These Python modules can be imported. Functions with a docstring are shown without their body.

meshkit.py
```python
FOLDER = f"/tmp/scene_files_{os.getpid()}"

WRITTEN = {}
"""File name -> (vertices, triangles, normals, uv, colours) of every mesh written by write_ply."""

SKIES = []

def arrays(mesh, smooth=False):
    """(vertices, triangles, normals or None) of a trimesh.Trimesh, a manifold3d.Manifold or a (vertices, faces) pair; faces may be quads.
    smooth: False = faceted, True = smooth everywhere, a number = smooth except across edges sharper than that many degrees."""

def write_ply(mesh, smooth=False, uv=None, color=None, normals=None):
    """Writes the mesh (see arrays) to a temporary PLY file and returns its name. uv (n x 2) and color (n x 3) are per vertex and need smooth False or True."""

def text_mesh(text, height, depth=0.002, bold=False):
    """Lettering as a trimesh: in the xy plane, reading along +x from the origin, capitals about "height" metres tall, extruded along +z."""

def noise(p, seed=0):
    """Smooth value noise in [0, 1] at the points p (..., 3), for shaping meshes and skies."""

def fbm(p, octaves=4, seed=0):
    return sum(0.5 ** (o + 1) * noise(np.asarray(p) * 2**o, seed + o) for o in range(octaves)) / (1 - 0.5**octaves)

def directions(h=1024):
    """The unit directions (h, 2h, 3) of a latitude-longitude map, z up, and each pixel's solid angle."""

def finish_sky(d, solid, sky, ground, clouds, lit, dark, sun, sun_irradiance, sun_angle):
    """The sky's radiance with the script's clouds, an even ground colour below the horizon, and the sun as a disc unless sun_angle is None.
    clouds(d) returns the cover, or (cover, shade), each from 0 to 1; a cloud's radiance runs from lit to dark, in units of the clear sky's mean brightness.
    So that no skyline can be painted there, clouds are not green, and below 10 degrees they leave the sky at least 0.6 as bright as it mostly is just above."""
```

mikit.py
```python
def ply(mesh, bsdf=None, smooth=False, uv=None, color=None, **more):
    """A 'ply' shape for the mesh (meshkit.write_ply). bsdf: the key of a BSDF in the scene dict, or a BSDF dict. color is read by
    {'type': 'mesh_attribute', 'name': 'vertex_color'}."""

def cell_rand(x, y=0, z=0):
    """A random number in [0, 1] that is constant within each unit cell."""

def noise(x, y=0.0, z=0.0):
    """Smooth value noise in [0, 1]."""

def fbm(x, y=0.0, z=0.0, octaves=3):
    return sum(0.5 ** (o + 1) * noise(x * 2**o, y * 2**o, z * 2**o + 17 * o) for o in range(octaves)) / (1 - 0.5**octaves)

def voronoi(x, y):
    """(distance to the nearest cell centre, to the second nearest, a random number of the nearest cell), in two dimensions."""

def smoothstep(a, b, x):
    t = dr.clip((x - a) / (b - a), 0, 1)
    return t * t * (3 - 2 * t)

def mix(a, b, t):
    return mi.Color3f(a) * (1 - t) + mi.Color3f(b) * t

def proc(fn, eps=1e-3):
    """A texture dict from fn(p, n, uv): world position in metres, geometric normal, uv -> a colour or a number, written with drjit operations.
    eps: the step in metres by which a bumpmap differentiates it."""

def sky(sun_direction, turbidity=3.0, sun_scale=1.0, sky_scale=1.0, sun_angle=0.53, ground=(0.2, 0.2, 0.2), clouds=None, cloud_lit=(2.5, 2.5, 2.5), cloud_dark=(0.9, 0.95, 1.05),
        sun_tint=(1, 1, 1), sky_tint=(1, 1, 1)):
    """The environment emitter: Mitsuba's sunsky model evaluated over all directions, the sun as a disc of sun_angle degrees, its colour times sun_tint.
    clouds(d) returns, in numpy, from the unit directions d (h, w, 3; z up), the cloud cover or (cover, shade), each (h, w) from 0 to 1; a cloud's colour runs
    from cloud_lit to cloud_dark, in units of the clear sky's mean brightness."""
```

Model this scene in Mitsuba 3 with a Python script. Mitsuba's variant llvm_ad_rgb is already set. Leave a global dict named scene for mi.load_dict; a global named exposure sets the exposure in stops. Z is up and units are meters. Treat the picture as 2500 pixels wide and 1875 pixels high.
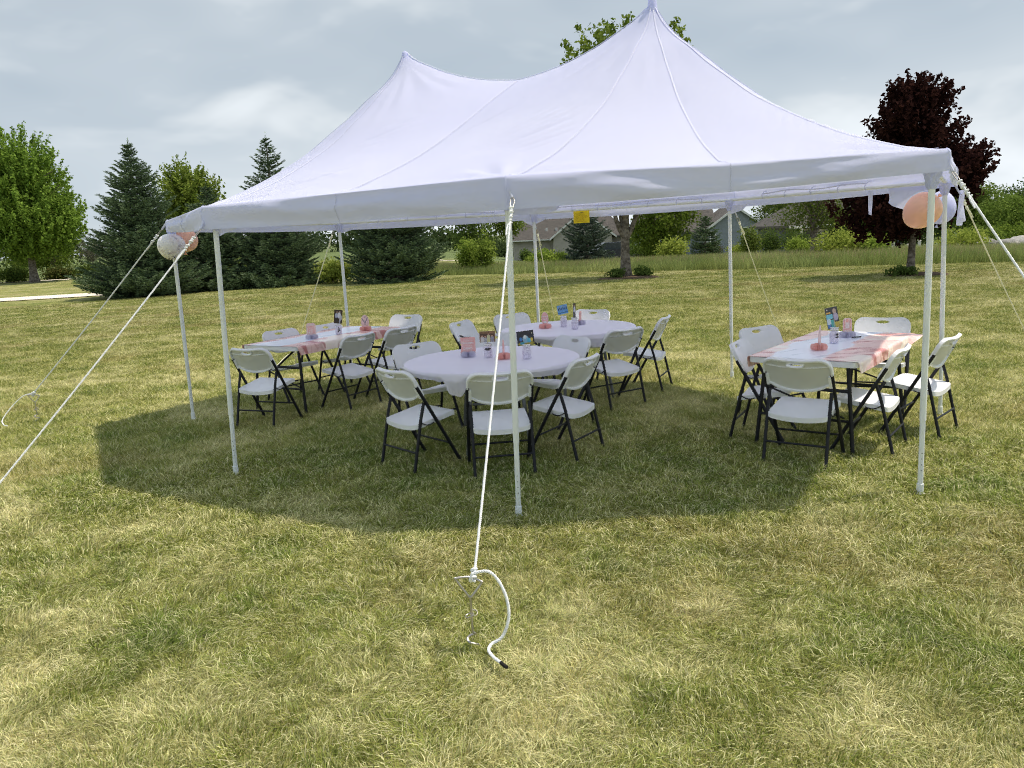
import math
import numpy as np
import trimesh
import shapely
from shapely.geometry import Polygon, Point, box
from shapely import affinity
from scipy.spatial import Delaunay
from scipy.interpolate import PchipInterpolator
import scipy.sparse as sp
import scipy.sparse.linalg as spl
import mitsuba as mi
import drjit as dr
import mikit
import meshkit
from meshkit import fbm, noise

T = mi.ScalarTransform4f
scene, labels = {}, {}
RNG = np.random.default_rng(7)

# ------------------------------------------------------------------ camera, sky, exposure
CAM_H, PITCH, ROLL = 1.58, math.atan(365.1 / 1949.4), -0.0519
_F = np.array([0, math.cos(PITCH), -math.sin(PITCH)])
_R0 = np.array([1.0, 0, 0])
_U0 = np.cross(_R0, _F)
_UP = -_R0 * math.sin(ROLL) + _U0 * math.cos(ROLL)
scene['camera'] = {'type': 'perspective', 'fov': math.degrees(2 * math.atan(1250 / 1949.4)), 'fov_axis': 'x', 'near_clip': 0.05, 'far_clip': 5000.0,
                   'to_world': T().look_at(origin=[0, 0, CAM_H], target=[float(_F[0]), float(_F[1]), CAM_H + float(_F[2])], up=[float(a) for a in _UP])}


def cloud_field(d):
    up = np.maximum(d[..., 2], 0.0)
    q = d * np.array([3.4, 3.4, 7.0]) + np.array([4.0, 1.0, 2.0])
    q = q + 0.9 * np.stack([fbm(q * 0.8 + k * 5.0, 3, seed=3 + k) - 0.5 for k in range(3)], -1)
    base = fbm(q * 0.9, 4, seed=11)
    fine = fbm(q * 2.6 + 3.0, 5, seed=23)
    veil = np.clip(0.90 + 0.3 * (base - 0.5), 0, 1)
    puff = np.clip((fine * 0.65 + base * 0.35 - 0.50) * 3.6, 0, 1)
    cover = np.clip(veil + 0.2 * puff, 0, 1)
    shade = np.clip(0.90 - 0.62 * puff - 1.0 * (base - 0.5) - 0.42 * np.exp(-up / 0.14), 0, 1)
    return cover, shade


scene['sky_light'] = mikit.sky([0.82, 0.12, 1.75], turbidity=4, sun_angle=1.6, sun_scale=0.76, sky_scale=1.08, ground=(0.16, 0.17, 0.08), clouds=cloud_field,
                               cloud_lit=(2.05, 2.18, 2.28), cloud_dark=(1.10, 1.25, 1.37), sun_tint=(0.94, 0.985, 1.08))
exposure = 1.95

# ------------------------------------------------------------------ materials
V = {'type': 'mesh_attribute', 'name': 'vertex_color'}


def rgb(*c):
    return {'type': 'rgb', 'value': list(map(float, c))}


def mat(name, color, rough=0.5, spec=0.5, metallic=0.0, two=True, **more):
    b = {'type': 'principled', 'base_color': color, 'roughness': rough, 'specular': spec, 'metallic': metallic, **more}
    scene[name] = {'type': 'twosided', 'bsdf': b} if two else b
    return name


def thin(name, color, trans, rough=0.7, spec=None):
    scene[name] = {'type': 'principledthin', 'base_color': color, 'roughness': rough, 'diff_trans': trans, 'spec_trans': 0.0, 'eta': 1.3}
    return name


def vary(c0, c1, f, f2=None, lo=0.3, hi=0.7):
    """A colour that wanders between c0 and c1 with world-space noise of frequency f."""
    def fn(p, n, uv):
        t = mikit.fbm(p.x * f, p.y * f, p.z * f, 3)
        return mikit.mix(c0, c1, mikit.smoothstep(lo, hi, t))
    return mikit.proc(fn)


LEAF = thin('leaf_material', V, 0.75, 0.55)
NEEDLE = mat('needle_material', V, 0.6, 0.25)
GRASS = thin('grass_material', V, 0.55, 0.5)
BARK = mat('bark_material', vary((0.10, 0.085, 0.07), (0.24, 0.21, 0.18), 14.0), 0.9, 0.2)
VCOL = mat('matte_colored_material', V, 0.85, 0.2)
CANOPY = thin('canopy_fabric_material', vary((0.675, 0.71, 0.94), (0.705, 0.74, 0.955), 0.9), 0.62, 0.62)
SEAM = mat('seam_fabric_material', rgb(0.60, 0.625, 0.79), 0.7, 0.2)
CUFF = thin('cuff_fabric_material', rgb(0.70, 0.735, 0.95), 0.6, 0.7)
POLE = mat('painted_pole_material', vary((0.72, 0.77, 0.785), (0.77, 0.815, 0.83), 3.0), 0.38, 0.5)
DARKHOLE = mat('dark_hole_material', rgb(0.015, 0.015, 0.018), 0.7, 0.2)
ROPE = mat('white_rope_material', vary((0.74, 0.77, 0.80), (0.82, 0.85, 0.87), 60.0), 0.75, 0.3)
ROPEY = mat('weathered_rope_material', rgb(0.84, 0.84, 0.70), 0.8, 0.2)
TIP = mat('charred_rope_tip_material', rgb(0.02, 0.018, 0.018), 0.8, 0.2)
STEEL = mat('galvanised_steel_material', rgb(0.50, 0.48, 0.45), 0.35, 0.5, 0.9)
PLASTIC = mat('chair_plastic_material', vary((0.76, 0.785, 0.82), (0.80, 0.82, 0.85), 5.0), 0.42, 0.5)
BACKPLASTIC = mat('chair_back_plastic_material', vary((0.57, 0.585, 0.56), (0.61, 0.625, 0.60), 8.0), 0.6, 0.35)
CHAIRMETAL = mat('chair_frame_material', vary((0.009, 0.010, 0.015), (0.014, 0.016, 0.022), 40.0), 0.45, 0.3)
GREYMETAL = mat('table_leg_material', rgb(0.14, 0.15, 0.16), 0.4, 0.5, 0.2)
TABLEPLASTIC = mat('table_plastic_material', vary((0.74, 0.76, 0.78), (0.78, 0.80, 0.82), 4.0), 0.4, 0.5)


def cloth_white(p, n, uv):
    t = mikit.fbm(p.x * 6, p.y * 6, p.z * 6, 3)
    return mikit.mix((0.735, 0.725, 0.82), (0.785, 0.775, 0.86), t)


CLOTH = mat('white_cloth_material', mikit.proc(cloth_white), 0.55, 0.35)


def cloth_marble(p, n, uv):
    """Printed plastic cover: white middle with grey veins, rose gold streaked borders. uv = (along, across) in metres."""
    w = mikit.fbm(uv.x * 3.0, uv.y * 3.0, 0.0, 4) - 0.5
    edge = dr.abs(uv.y - 0.06) + 0.10 * (mikit.fbm(uv.x * 2.3 + 5, uv.y * 1.5, 3.0, 3) - 0.5) * 2
    pink = mikit.smoothstep(0.165, 0.20, edge)
    streak = mikit.fbm(uv.y * 5.0 + w * 1.8, uv.x * 17.0 + w * 4.0 + uv.y * 12.0, 1.0, 4)
    rose = mikit.mix((0.52, 0.20, 0.19), (0.84, 0.58, 0.54), mikit.smoothstep(0.32, 0.52, streak))
    rose = mikit.mix(rose, (0.88, 0.78, 0.68), mikit.smoothstep(0.55, 0.72, mikit.fbm(uv.y * 3.0, uv.x * 5.0 + w * 2.5, 6.0, 3)))
    vein = mikit.smoothstep(0.56, 0.68, mikit.fbm(uv.x * 2.2 + w * 2, uv.y * 15.0 + uv.x * 5, 9.0, 4))
    white = mikit.mix((0.78, 0.81, 0.90), (0.50, 0.57, 0.67), vein * 0.75)
    return mikit.mix(white, rose, pink)


MARBLE = mat('marbled_cover_material', mikit.proc(cloth_marble), 0.25, 0.5)
PINK = mat('pink_card_material', vary((0.80, 0.42, 0.40), (0.85, 0.52, 0.48), 30.0), 0.45, 0.4)
PALEPINK = mat('pale_pink_card_material', rgb(0.82, 0.62, 0.60), 0.5, 0.3)
PINKTISSUE = thin('pink_tissue_material', rgb(0.96, 0.68, 0.63), 0.9, 0.8)
WHITETISSUE = thin('white_tissue_material', rgb(0.78, 0.77, 0.86), 0.6, 0.8)
WHITE = mat('white_paper_material', rgb(0.80, 0.80, 0.80), 0.7, 0.2)
CHARCOAL = mat('charcoal_card_material', rgb(0.05, 0.05, 0.055), 0.5, 0.3)
GREYRIBBON = mat('grey_ribbon_material', rgb(0.25, 0.22, 0.26), 0.6, 0.3)
WOOD = mat('light_wood_material', rgb(0.65, 0.52, 0.34), 0.6, 0.3)
PEACH = mat('peach_balloon_material', vary((0.86, 0.47, 0.34), (0.88, 0.52, 0.385), 6.0), 0.28, 0.5)
YELLOW = mat('yellow_tag_material', rgb(0.80, 0.62, 0.02), 0.5, 0.3)
YELLOWINK = mat('tag_ink_material', rgb(0.50, 0.36, 0.02), 0.6, 0.2)


def balloon_white(p, n, uv):
    t = mikit.fbm(p.x * 22, p.y * 22, p.z * 22, 4)
    c = mikit.mix((0.74, 0.73, 0.76), (0.66, 0.52, 0.55), mikit.smoothstep(0.52, 0.75, t) * 0.55)
    return mikit.mix(c, (0.33, 0.30, 0.36), mikit.smoothstep(0.64, 0.72, mikit.fbm(p.x * 34 + 7, p.y * 34, p.z * 30, 3)) * 0.7)


MARBLEBALLOON = mat('marbled_balloon_material', mikit.proc(balloon_white), 0.3, 0.5)


def shred_fn(p, n, uv):
    t = mikit.noise(p.x * 120, p.y * 120, p.z * 190)
    t2 = mikit.noise(p.x * 260 + 9, p.y * 260, p.z * 150)
    c = mikit.mix((0.50, 0.46, 0.62), (0.80, 0.77, 0.88), mikit.smoothstep(0.25, 0.62, t * 0.6 + t2 * 0.4))
    return c


SHRED = mat('shredded_paper_material', mikit.proc(shred_fn), 0.8, 0.2)
GLASS = 'jar_glass_material'
scene[GLASS] = {'type': 'thindielectric', 'int_ior': 1.5}
PANE = 'window_glass_material'
scene[PANE] = {'type': 'twosided', 'bsdf': {'type': 'principled', 'base_color': rgb(0.05, 0.06, 0.07), 'roughness': 0.12, 'specular': 0.6}}


def photo_fn(p, n, uv):
    """Five printed snapshots; the whole part of uv.x says which one. Soft generic pictures of people and places."""
    k = dr.floor(uv.x)
    x, y = uv.x - k, uv.y

    def blob(c, cx, cy, rx, ry, col):
        d = dr.square((x - cx) / rx) + dr.square((y - cy) / ry)
        return mikit.mix(c, col, 1 - mikit.smoothstep(0.75, 1.1, d))

    def rect(c, x0, x1, y0, y1, col):
        return dr.select((x > x0) & (x < x1) & (y > y0) & (y < y1), mi.Color3f(col), c)
    g = mikit.fbm(x * 7 + k * 13, y * 7, 0.0, 3)
    # 0: four relatives in front of a timber wall
    a = mikit.mix((0.16, 0.09, 0.05), (0.34, 0.20, 0.11), g)
    a = rect(a, 0.05, 0.95, 0.30, 0.78, (0.10, 0.055, 0.04))
    for cx, h, col in ((0.17, 0.58, (0.62, 0.58, 0.58)), (0.37, 0.52, (0.30, 0.32, 0.36)), (0.58, 0.74, (0.62, 0.62, 0.24)), (0.80, 0.58, (0.16, 0.17, 0.30))):
        stripes = dr.select(dr.sin(y * 60 + cx * 9) > 0.2, mi.Color3f(col), mi.Color3f(tuple(0.35 * v + 0.35 for v in col)))
        a = dr.select((dr.abs(x - cx) < 0.10) & (y < h - 0.1), stripes, a)
        a = blob(a, cx, h, 0.062, 0.10, (0.55, 0.33, 0.25))
        a = blob(a, cx, h + 0.065, 0.06, 0.05, (0.10, 0.06, 0.04))
    # 1: a night scene with one bright figure amid blue and yellow lamps
    b = mikit.mix((0.012, 0.014, 0.025), (0.04, 0.045, 0.08), g)
    for cx, cy, rx, ry, col in ((0.5, 0.12, 0.5, 0.16, (0.35, 0.30, 0.05)), (0.50, 0.42, 0.18, 0.28, (0.25, 0.45, 0.60)), (0.22, 0.45, 0.09, 0.14, (0.05, 0.20, 0.50)), (0.70, 0.32, 0.14, 0.16, (0.10, 0.42, 0.62)),
                                (0.85, 0.36, 0.08, 0.14, (0.62, 0.48, 0.10)), (0.48, 0.58, 0.10, 0.14, (0.62, 0.66, 0.68)), (0.90, 0.80, 0.03, 0.05, (0.7, 0.7, 0.6)), (0.28, 0.16, 0.14, 0.10, (0.05, 0.30, 0.42))):
        b = blob(b, cx, cy, rx, ry, col)
    # 2: swimmers in a row above blue water
    d = mikit.mix((0.08, 0.26, 0.55), (0.22, 0.48, 0.78), g)
    d = rect(d, 0.0, 1.0, 0.12, 0.20, (0.03, 0.10, 0.30))
    for i in range(6):
        d = blob(d, 0.12 + 0.155 * i, 0.55 + 0.06 * (i % 2), 0.05, 0.17, (0.03, 0.06, 0.16))
        d = blob(d, 0.12 + 0.155 * i, 0.76 + 0.06 * (i % 2), 0.035, 0.06, (0.45, 0.35, 0.32))
    # 3: tall dark snapshot of a group in white
    e = mikit.mix((0.012, 0.009, 0.010), (0.06, 0.035, 0.03), g)
    for cx, cy, rx, ry, col in ((0.30, 0.56, 0.20, 0.20, (0.42, 0.46, 0.58)), (0.62, 0.60, 0.20, 0.24, (0.66, 0.67, 0.72)), (0.80, 0.42, 0.15, 0.20, (0.55, 0.56, 0.62)), (0.35, 0.24, 0.10, 0.22, (0.02, 0.02, 0.03)),
                                (0.70, 0.20, 0.09, 0.20, (0.40, 0.40, 0.46)), (0.34, 0.82, 0.09, 0.06, (0.42, 0.27, 0.22)), (0.66, 0.86, 0.09, 0.06, (0.45, 0.28, 0.22))):
        e = blob(e, cx, cy, rx, ry, col)
    # 4: tall collage
    f = mikit.mix((0.05, 0.05, 0.055), (0.08, 0.08, 0.085), g)
    for r0 in ((0.05, 0.42, 0.72, 0.79, (0.70, 0.42, 0.12)), (0.03, 0.55, 0.47, 0.68, (0.22, 0.58, 0.72)), (0.03, 0.33, 0.22, 0.47, (0.62, 0.72, 0.80)), (0.33, 0.62, 0.05, 0.42, (0.10, 0.42, 0.42)), (0.62, 0.97, 0.03, 0.30, (0.52, 0.44, 0.10)), (0.03, 0.30, 0.05, 0.22, (0.10, 0.22, 0.50))):
        f = rect(f, *r0)
    f = blob(f, 0.74, 0.80, 0.15, 0.13, (0.52, 0.40, 0.34))
    f = blob(f, 0.78, 0.54, 0.20, 0.19, (0.46, 0.42, 0.56))
    f = blob(f, 0.17, 0.90, 0.05, 0.035, (0.7, 0.7, 0.7))
    out = a
    for i, c in ((1, b), (2, d), (3, e), (4, f)):
        out = dr.select(k > i - 0.5, c, out)
    return out


PHOTO = mat('photo_print_material', mikit.proc(photo_fn), 0.25, 0.5)


def siding(c0, c1):
    def fn(p, n, uv):
        lap = p.z * 6.0 - dr.floor(p.z * 6.0)
        g = mikit.fbm(p.x * 1.5, p.y * 1.5, p.z * 3, 3)
        return mikit.mix(c0, c1, g) * (0.88 + 0.12 * mikit.smoothstep(0.0, 0.25, lap))
    return mikit.proc(fn)


def shingles(c0, c1):
    def fn(p, n, uv):
        r = mikit.cell_rand(p.x * 3.0, p.z * 7.0, p.y * 2.0)
        return mikit.mix(c0, c1, 0.6 * r + 0.4 * mikit.fbm(p.x, p.y, p.z, 3))
    return mikit.proc(fn)


BEIGEWALL = mat('beige_siding_material', siding((0.36, 0.34, 0.30), (0.42, 0.39, 0.35)), 0.8, 0.2)
GREYWALL = mat('grey_siding_material', siding((0.23, 0.26, 0.29), (0.28, 0.31, 0.34)), 0.8, 0.2)
DARKWALL = mat('dark_siding_material', siding((0.10, 0.11, 0.14), (0.14, 0.15, 0.18)), 0.8, 0.2)
BROWNROOF = mat('brown_shingle_material', shingles((0.075, 0.071, 0.067), (0.122, 0.114, 0.106)), 0.9, 0.2)
TRIM = mat('white_trim_material', rgb(0.70, 0.70, 0.68), 0.6, 0.3)
CONCRETE = mat('concrete_material', vary((0.50, 0.46, 0.38), (0.58, 0.54, 0.46), 2.0), 0.9, 0.2)
MULCH = mat('mulch_material', vary((0.07, 0.05, 0.035), (0.14, 0.10, 0.07), 20.0), 0.95, 0.1)
STONE = mat('boulder_material', vary((0.22, 0.22, 0.21), (0.40, 0.39, 0.37), 3.0), 0.9, 0.2)




# ------------------------------------------------------------------ mesh helpers
def numbered(key):
    if key not in used:
        used.add(key)
        return key
    i = 1
    while f'{key}_{i:03d}' in used:
        i += 1
    used.add(f'{key}_{i:03d}')
    return f'{key}_{i:03d}'


used = set()


def thing(name, label, category, group=None):
    key = numbered(name)
    labels[key] = {'label': label, 'category': category}
    if group:
        labels[key]['group'] = group
    return key


def part(parent, name, mesh, bsdf, smooth=35, **kw):
    """One entry of the scene. mesh: a mesh, or a ply dict made before (shared between copies)."""
    key = numbered(f'{parent}__{name}' if parent else name)
    kind, label, world = kw.pop('kind', None), kw.pop('label', None), kw.pop('to_world', None)
    d = dict(mesh) if isinstance(mesh, dict) else mikit.ply(mesh, bsdf, smooth=smooth, **kw)
    if world is not None:
        d['to_world'] = world
    scene[key] = d
    if kind or label:
        labels.setdefault(key, {})
        if kind:
            labels[key]['kind'] = kind
        if label:
            labels[key]['label'] = label
    return key


def single(name, label, category, mesh, bsdf, smooth=35, group=None, **kw):
    key = part(None, name, mesh, bsdf, smooth, **kw)
    labels[key] = {**labels.get(key, {}), 'label': label, 'category': category}
    if group:
        labels[key]['group'] = group
    return key


def join(*meshes):
    ms = [m for m in meshes if m is not None]
    vs, fs, at = [], [], 0
    for m in ms:
        v, f = (np.asarray(m.vertices), np.asarray(m.faces)) if hasattr(m, 'vertices') else m
        vs.append(v)
        fs.append(np.asarray(f) + at)
        at += len(v)
    return trimesh.Trimesh(np.vstack(vs), np.vstack(fs), process=False)


def tube(pts, r, sides=8, cap=True):
    p = np.asarray(pts, float)
    n = len(p)
    r = np.broadcast_to(np.asarray(r, float), (n,))
    t = np.gradient(p, axis=0)
    t /= np.linalg.norm(t, axis=1, keepdims=True) + 1e-12
    a = np.cross(t[0], [0, 0, 1.0] if abs(t[0, 2]) < 0.9 else [1.0, 0, 0])
    a /= np.linalg.norm(a)
    A = [a]
    for i in range(1, n):
        a = A[-1] - t[i] * (A[-1] @ t[i])
        A.append(a / np.linalg.norm(a))
    A = np.array(A)
    B = np.cross(t, A)
    g = np.arange(sides) * 2 * np.pi / sides
    v = (p[:, None] + r[:, None, None] * (np.cos(g)[None, :, None] * A[:, None] + np.sin(g)[None, :, None] * B[:, None])).reshape(-1, 3)
    i, j = np.meshgrid(np.arange(n - 1), np.arange(sides), indexing='ij')
    a0, a1 = i * sides + j, i * sides + (j + 1) % sides
    f = np.vstack([np.stack([a0, a1, a1 + sides], -1).reshape(-1, 3), np.stack([a0, a1 + sides, a0 + sides], -1).reshape(-1, 3)])
    if cap:
        c0, c1 = len(v), len(v) + 1
        v = np.vstack([v, p[:1], p[-1:]])
        jj = np.arange(sides)
        f = np.vstack([f, np.stack([np.full(sides, c0), (jj + 1) % sides, jj], 1), np.stack([np.full(sides, c1), (n - 1) * sides + jj, (n - 1) * sides + (jj + 1) % sides], 1)])
    return trimesh.Trimesh(v, f, process=False)


def curve(ctrl, n=24):
    """Catmull-Rom through the control points."""
    c = np.asarray(ctrl, float)
    c = np.vstack([2 * c[0] - c[1], c, 2 * c[-1] - c[-2]])
    out = []
    per = max(2, n // (len(c) - 3))
    for i in range(len(c) - 3):
        t = np.linspace(0, 1, per, endpoint=False)[:, None]
        a, b, d, e = c[i:i + 4]
        out.append(0.5 * (2 * b + (d - a) * t + (2 * a - 5 * b + 4 * d - e) * t**2 + (-a + 3 * b - 3 * d + e) * t**3))
    return np.vstack(out + [c[-2:-1]])


def rope_mesh(pts, r, pitch=0.05, strands=3, step=0.010, sides=6):
    """Laid rope: three strands wound about a centre line."""
    p = np.asarray(pts, float)
    seg = np.linalg.norm(np.diff(p, axis=0), axis=1)
    s = np.r_[0, np.cumsum(seg)]
    m = max(8, int(s[-1] / step))
    q = np.linspace(0, s[-1], m)
    c = np.stack([np.interp(q, s, p[:, k]) for k in range(3)], 1)
    t = np.gradient(c, axis=0)
    t /= np.linalg.norm(t, axis=1, keepdims=True) + 1e-12
    ref = np.array([0.31, 0.87, 0.12])
    a = np.cross(t, ref)
    a /= np.linalg.norm(a, axis=1, keepdims=True)
    b = np.cross(t, a)
    return join(*[tube(c + r * 0.52 * (np.cos(2 * np.pi * (q / pitch + k / strands))[:, None] * a + np.sin(2 * np.pi * (q / pitch + k / strands))[:, None] * b), r * 0.56, sides) for k in range(strands)])


def prism(poly, h, size=None):
    m = trimesh.creation.extrude_polygon(poly, h, engine='earcut')
    if size:
        v, f = trimesh.remesh.subdivide_to_size(m.vertices, m.faces, size)
        m = trimesh.Trimesh(v, f, process=True)
    return m


def rbox(x0, x1, y0, y1, z0, z1, r=0.01):
    """Box with chamfered edges."""
    xs, ys, zs = (x0, x1), (y0, y1), (z0, z1)
    pts = []
    for i, x in enumerate(xs):
        for j, y in enumerate(ys):
            for k, z in enumerate(zs):
                sx, sy, sz = (1 if i == 0 else -1), (1 if j == 0 else -1), (1 if k == 0 else -1)
                pts += [(x, y + sy * r, z + sz * r), (x + sx * r, y, z + sz * r), (x + sx * r, y + sy * r, z)]
    return trimesh.convex.convex_hull(np.array(pts))


def rrect(x0, x1, y0, y1, r, n=6):
    return box(x0 + r, y0 + r, x1 - r, y1 - r).buffer(r, quad_segs=n)


def ellipse(cx, cy, rx, ry, n=8):
    return affinity.translate(affinity.scale(Point(0, 0).buffer(1, quad_segs=n), rx, ry), cx, cy)


def lathe(profile, n=24):
    p = np.asarray(profile, float)
    g = np.arange(n) * 2 * np.pi / n
    v = np.stack([p[:, None, 0] * np.cos(g), p[:, None, 0] * np.sin(g), np.broadcast_to(p[:, None, 1], (len(p), n))], -1).reshape(-1, 3)
    i, j = np.meshgrid(np.arange(len(p) - 1), np.arange(n), indexing='ij')
    a0, a1 = i * n + j, i * n + (j + 1) % n
    return trimesh.Trimesh(v, np.vstack([np.stack([a0, a1, a1 + n], -1).reshape(-1, 3), np.stack([a0, a1 + n, a0 + n], -1).reshape(-1, 3)]), process=False)


def moved(mesh, x=0, y=0, z=0, rz=0):
    m = trimesh.Trimesh(np.array(mesh.vertices), np.array(mesh.faces), process=False)
    c, s = math.cos(rz), math.sin(rz)
    v = m.vertices
    m.vertices = np.stack([v[:, 0] * c - v[:, 1] * s + x, v[:, 0] * s + v[:, 1] * c + y, v[:, 2] + z], 1)
    return m


def unit(v):
    return v / (np.linalg.norm(v, axis=-1, keepdims=True) + 1e-12)


# ------------------------------------------------------------------ the lie of the land
def terrain(x, y):
    x, y = np.asarray(x, float), np.asarray(y, float)
    r = np.hypot(x, y)
    s = np.clip((x / (np.abs(y) + 1) + 0.15) / 0.22, 0, 1)
    s = s * s * (3 - 2 * s)
    drop = 0.03 * np.clip(r - 34, 0, 150) * s * (y > 0)
    bump = 0.012 * (noise(np.stack([x * 0.6, y * 0.6, 0 * x], -1), 5) - 0.5)
    return -0.05 + bump - drop


def lawn_color(x, y, seed=0):
    """Albedo of the turf at a place: green, olive and straw drifts, with mown streaks."""
    z = np.zeros_like(x)
    a = fbm(np.stack([x * 0.75, y * 0.75, z], -1), 4, 31)
    b = fbm(np.stack([x * 2.4, y * 2.4, z], -1), 4, 47)
    d = fbm(np.stack([x * 0.22 + 0.02 * y, y * 1.15, z], -1), 4, 77)
    e = fbm(np.stack([x * 7.0, y * 7.0, z], -1), 2, 99)
    dry = np.clip((0.20 * a + 0.40 * b + 0.16 * d + 0.24 * e - 0.300) / 0.37, 0, 1)[..., None]
    brown = np.clip((fbm(np.stack([x * 0.8 + 7, y * 0.8, z], -1), 3, 12) - 0.60) / 0.16, 0, 1)[..., None]
    green, olive, straw, tan = (np.array(c) for c in ((0.175, 0.240, 0.052), (0.335, 0.355, 0.100), (0.66, 0.63, 0.335), (0.38, 0.31, 0.13)))
    c = np.where(dry < 0.5, green + (olive - green) * dry * 2, olive + (straw - olive) * (dry * 2 - 1))
    return c * (1 - 0.45 * brown) + tan * 0.45 * brown


def grid_mesh(xs, ys):
    X, Y = np.meshgrid(xs, ys)
    v = np.stack([X.ravel(), Y.ravel(), terrain(X, Y).ravel()], 1)
    nx = len(xs)
    i, j = np.meshgrid(np.arange(len(ys) - 1), np.arange(nx - 1), indexing='ij')
    a = (i * nx + j).ravel()
    return v, np.vstack([np.stack([a, a + 1, a + nx + 1], 1), np.stack([a, a + nx + 1, a + nx], 1)])


def spread(lo, hi, fine0, fine1, step, grow=1.18):
    mid = list(np.arange(fine0, fine1 + step / 2, step))
    s, x = step, fine1
    right = []
    while x < hi:
        s *= grow
        x = min(hi, x + s)
        right.append(x)
    s, x = step, fine0
    left = []
    while x > lo:
        s *= grow
        x = max(lo, x - s)
        left.append(x)
    return np.array(left[::-1] + mid + right)


gv, gf = grid_mesh(spread(-2000, 2000, -30, 30, 0.35), spread(-1500, 3500, -1, 62, 0.22))
gx, gy = gv[:, 0], gv[:, 1]
gc = lawn_color(gx, gy)
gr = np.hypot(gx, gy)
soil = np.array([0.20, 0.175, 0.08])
gc *= (1 - 0.56 * np.clip((gr - 6) / 14, 0, 1))[:, None]     # turf self-shading painted into the sheet colour, darker with distance
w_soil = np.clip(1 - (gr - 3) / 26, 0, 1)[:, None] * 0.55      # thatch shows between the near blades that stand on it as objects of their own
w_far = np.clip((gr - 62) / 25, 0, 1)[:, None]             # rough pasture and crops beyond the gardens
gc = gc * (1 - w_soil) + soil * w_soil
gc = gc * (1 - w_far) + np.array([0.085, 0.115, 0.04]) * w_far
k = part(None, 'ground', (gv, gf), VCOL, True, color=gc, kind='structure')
labels[k]['label'] = 'open suburban lawn of dry and green turf under and around the party tent'


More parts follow.
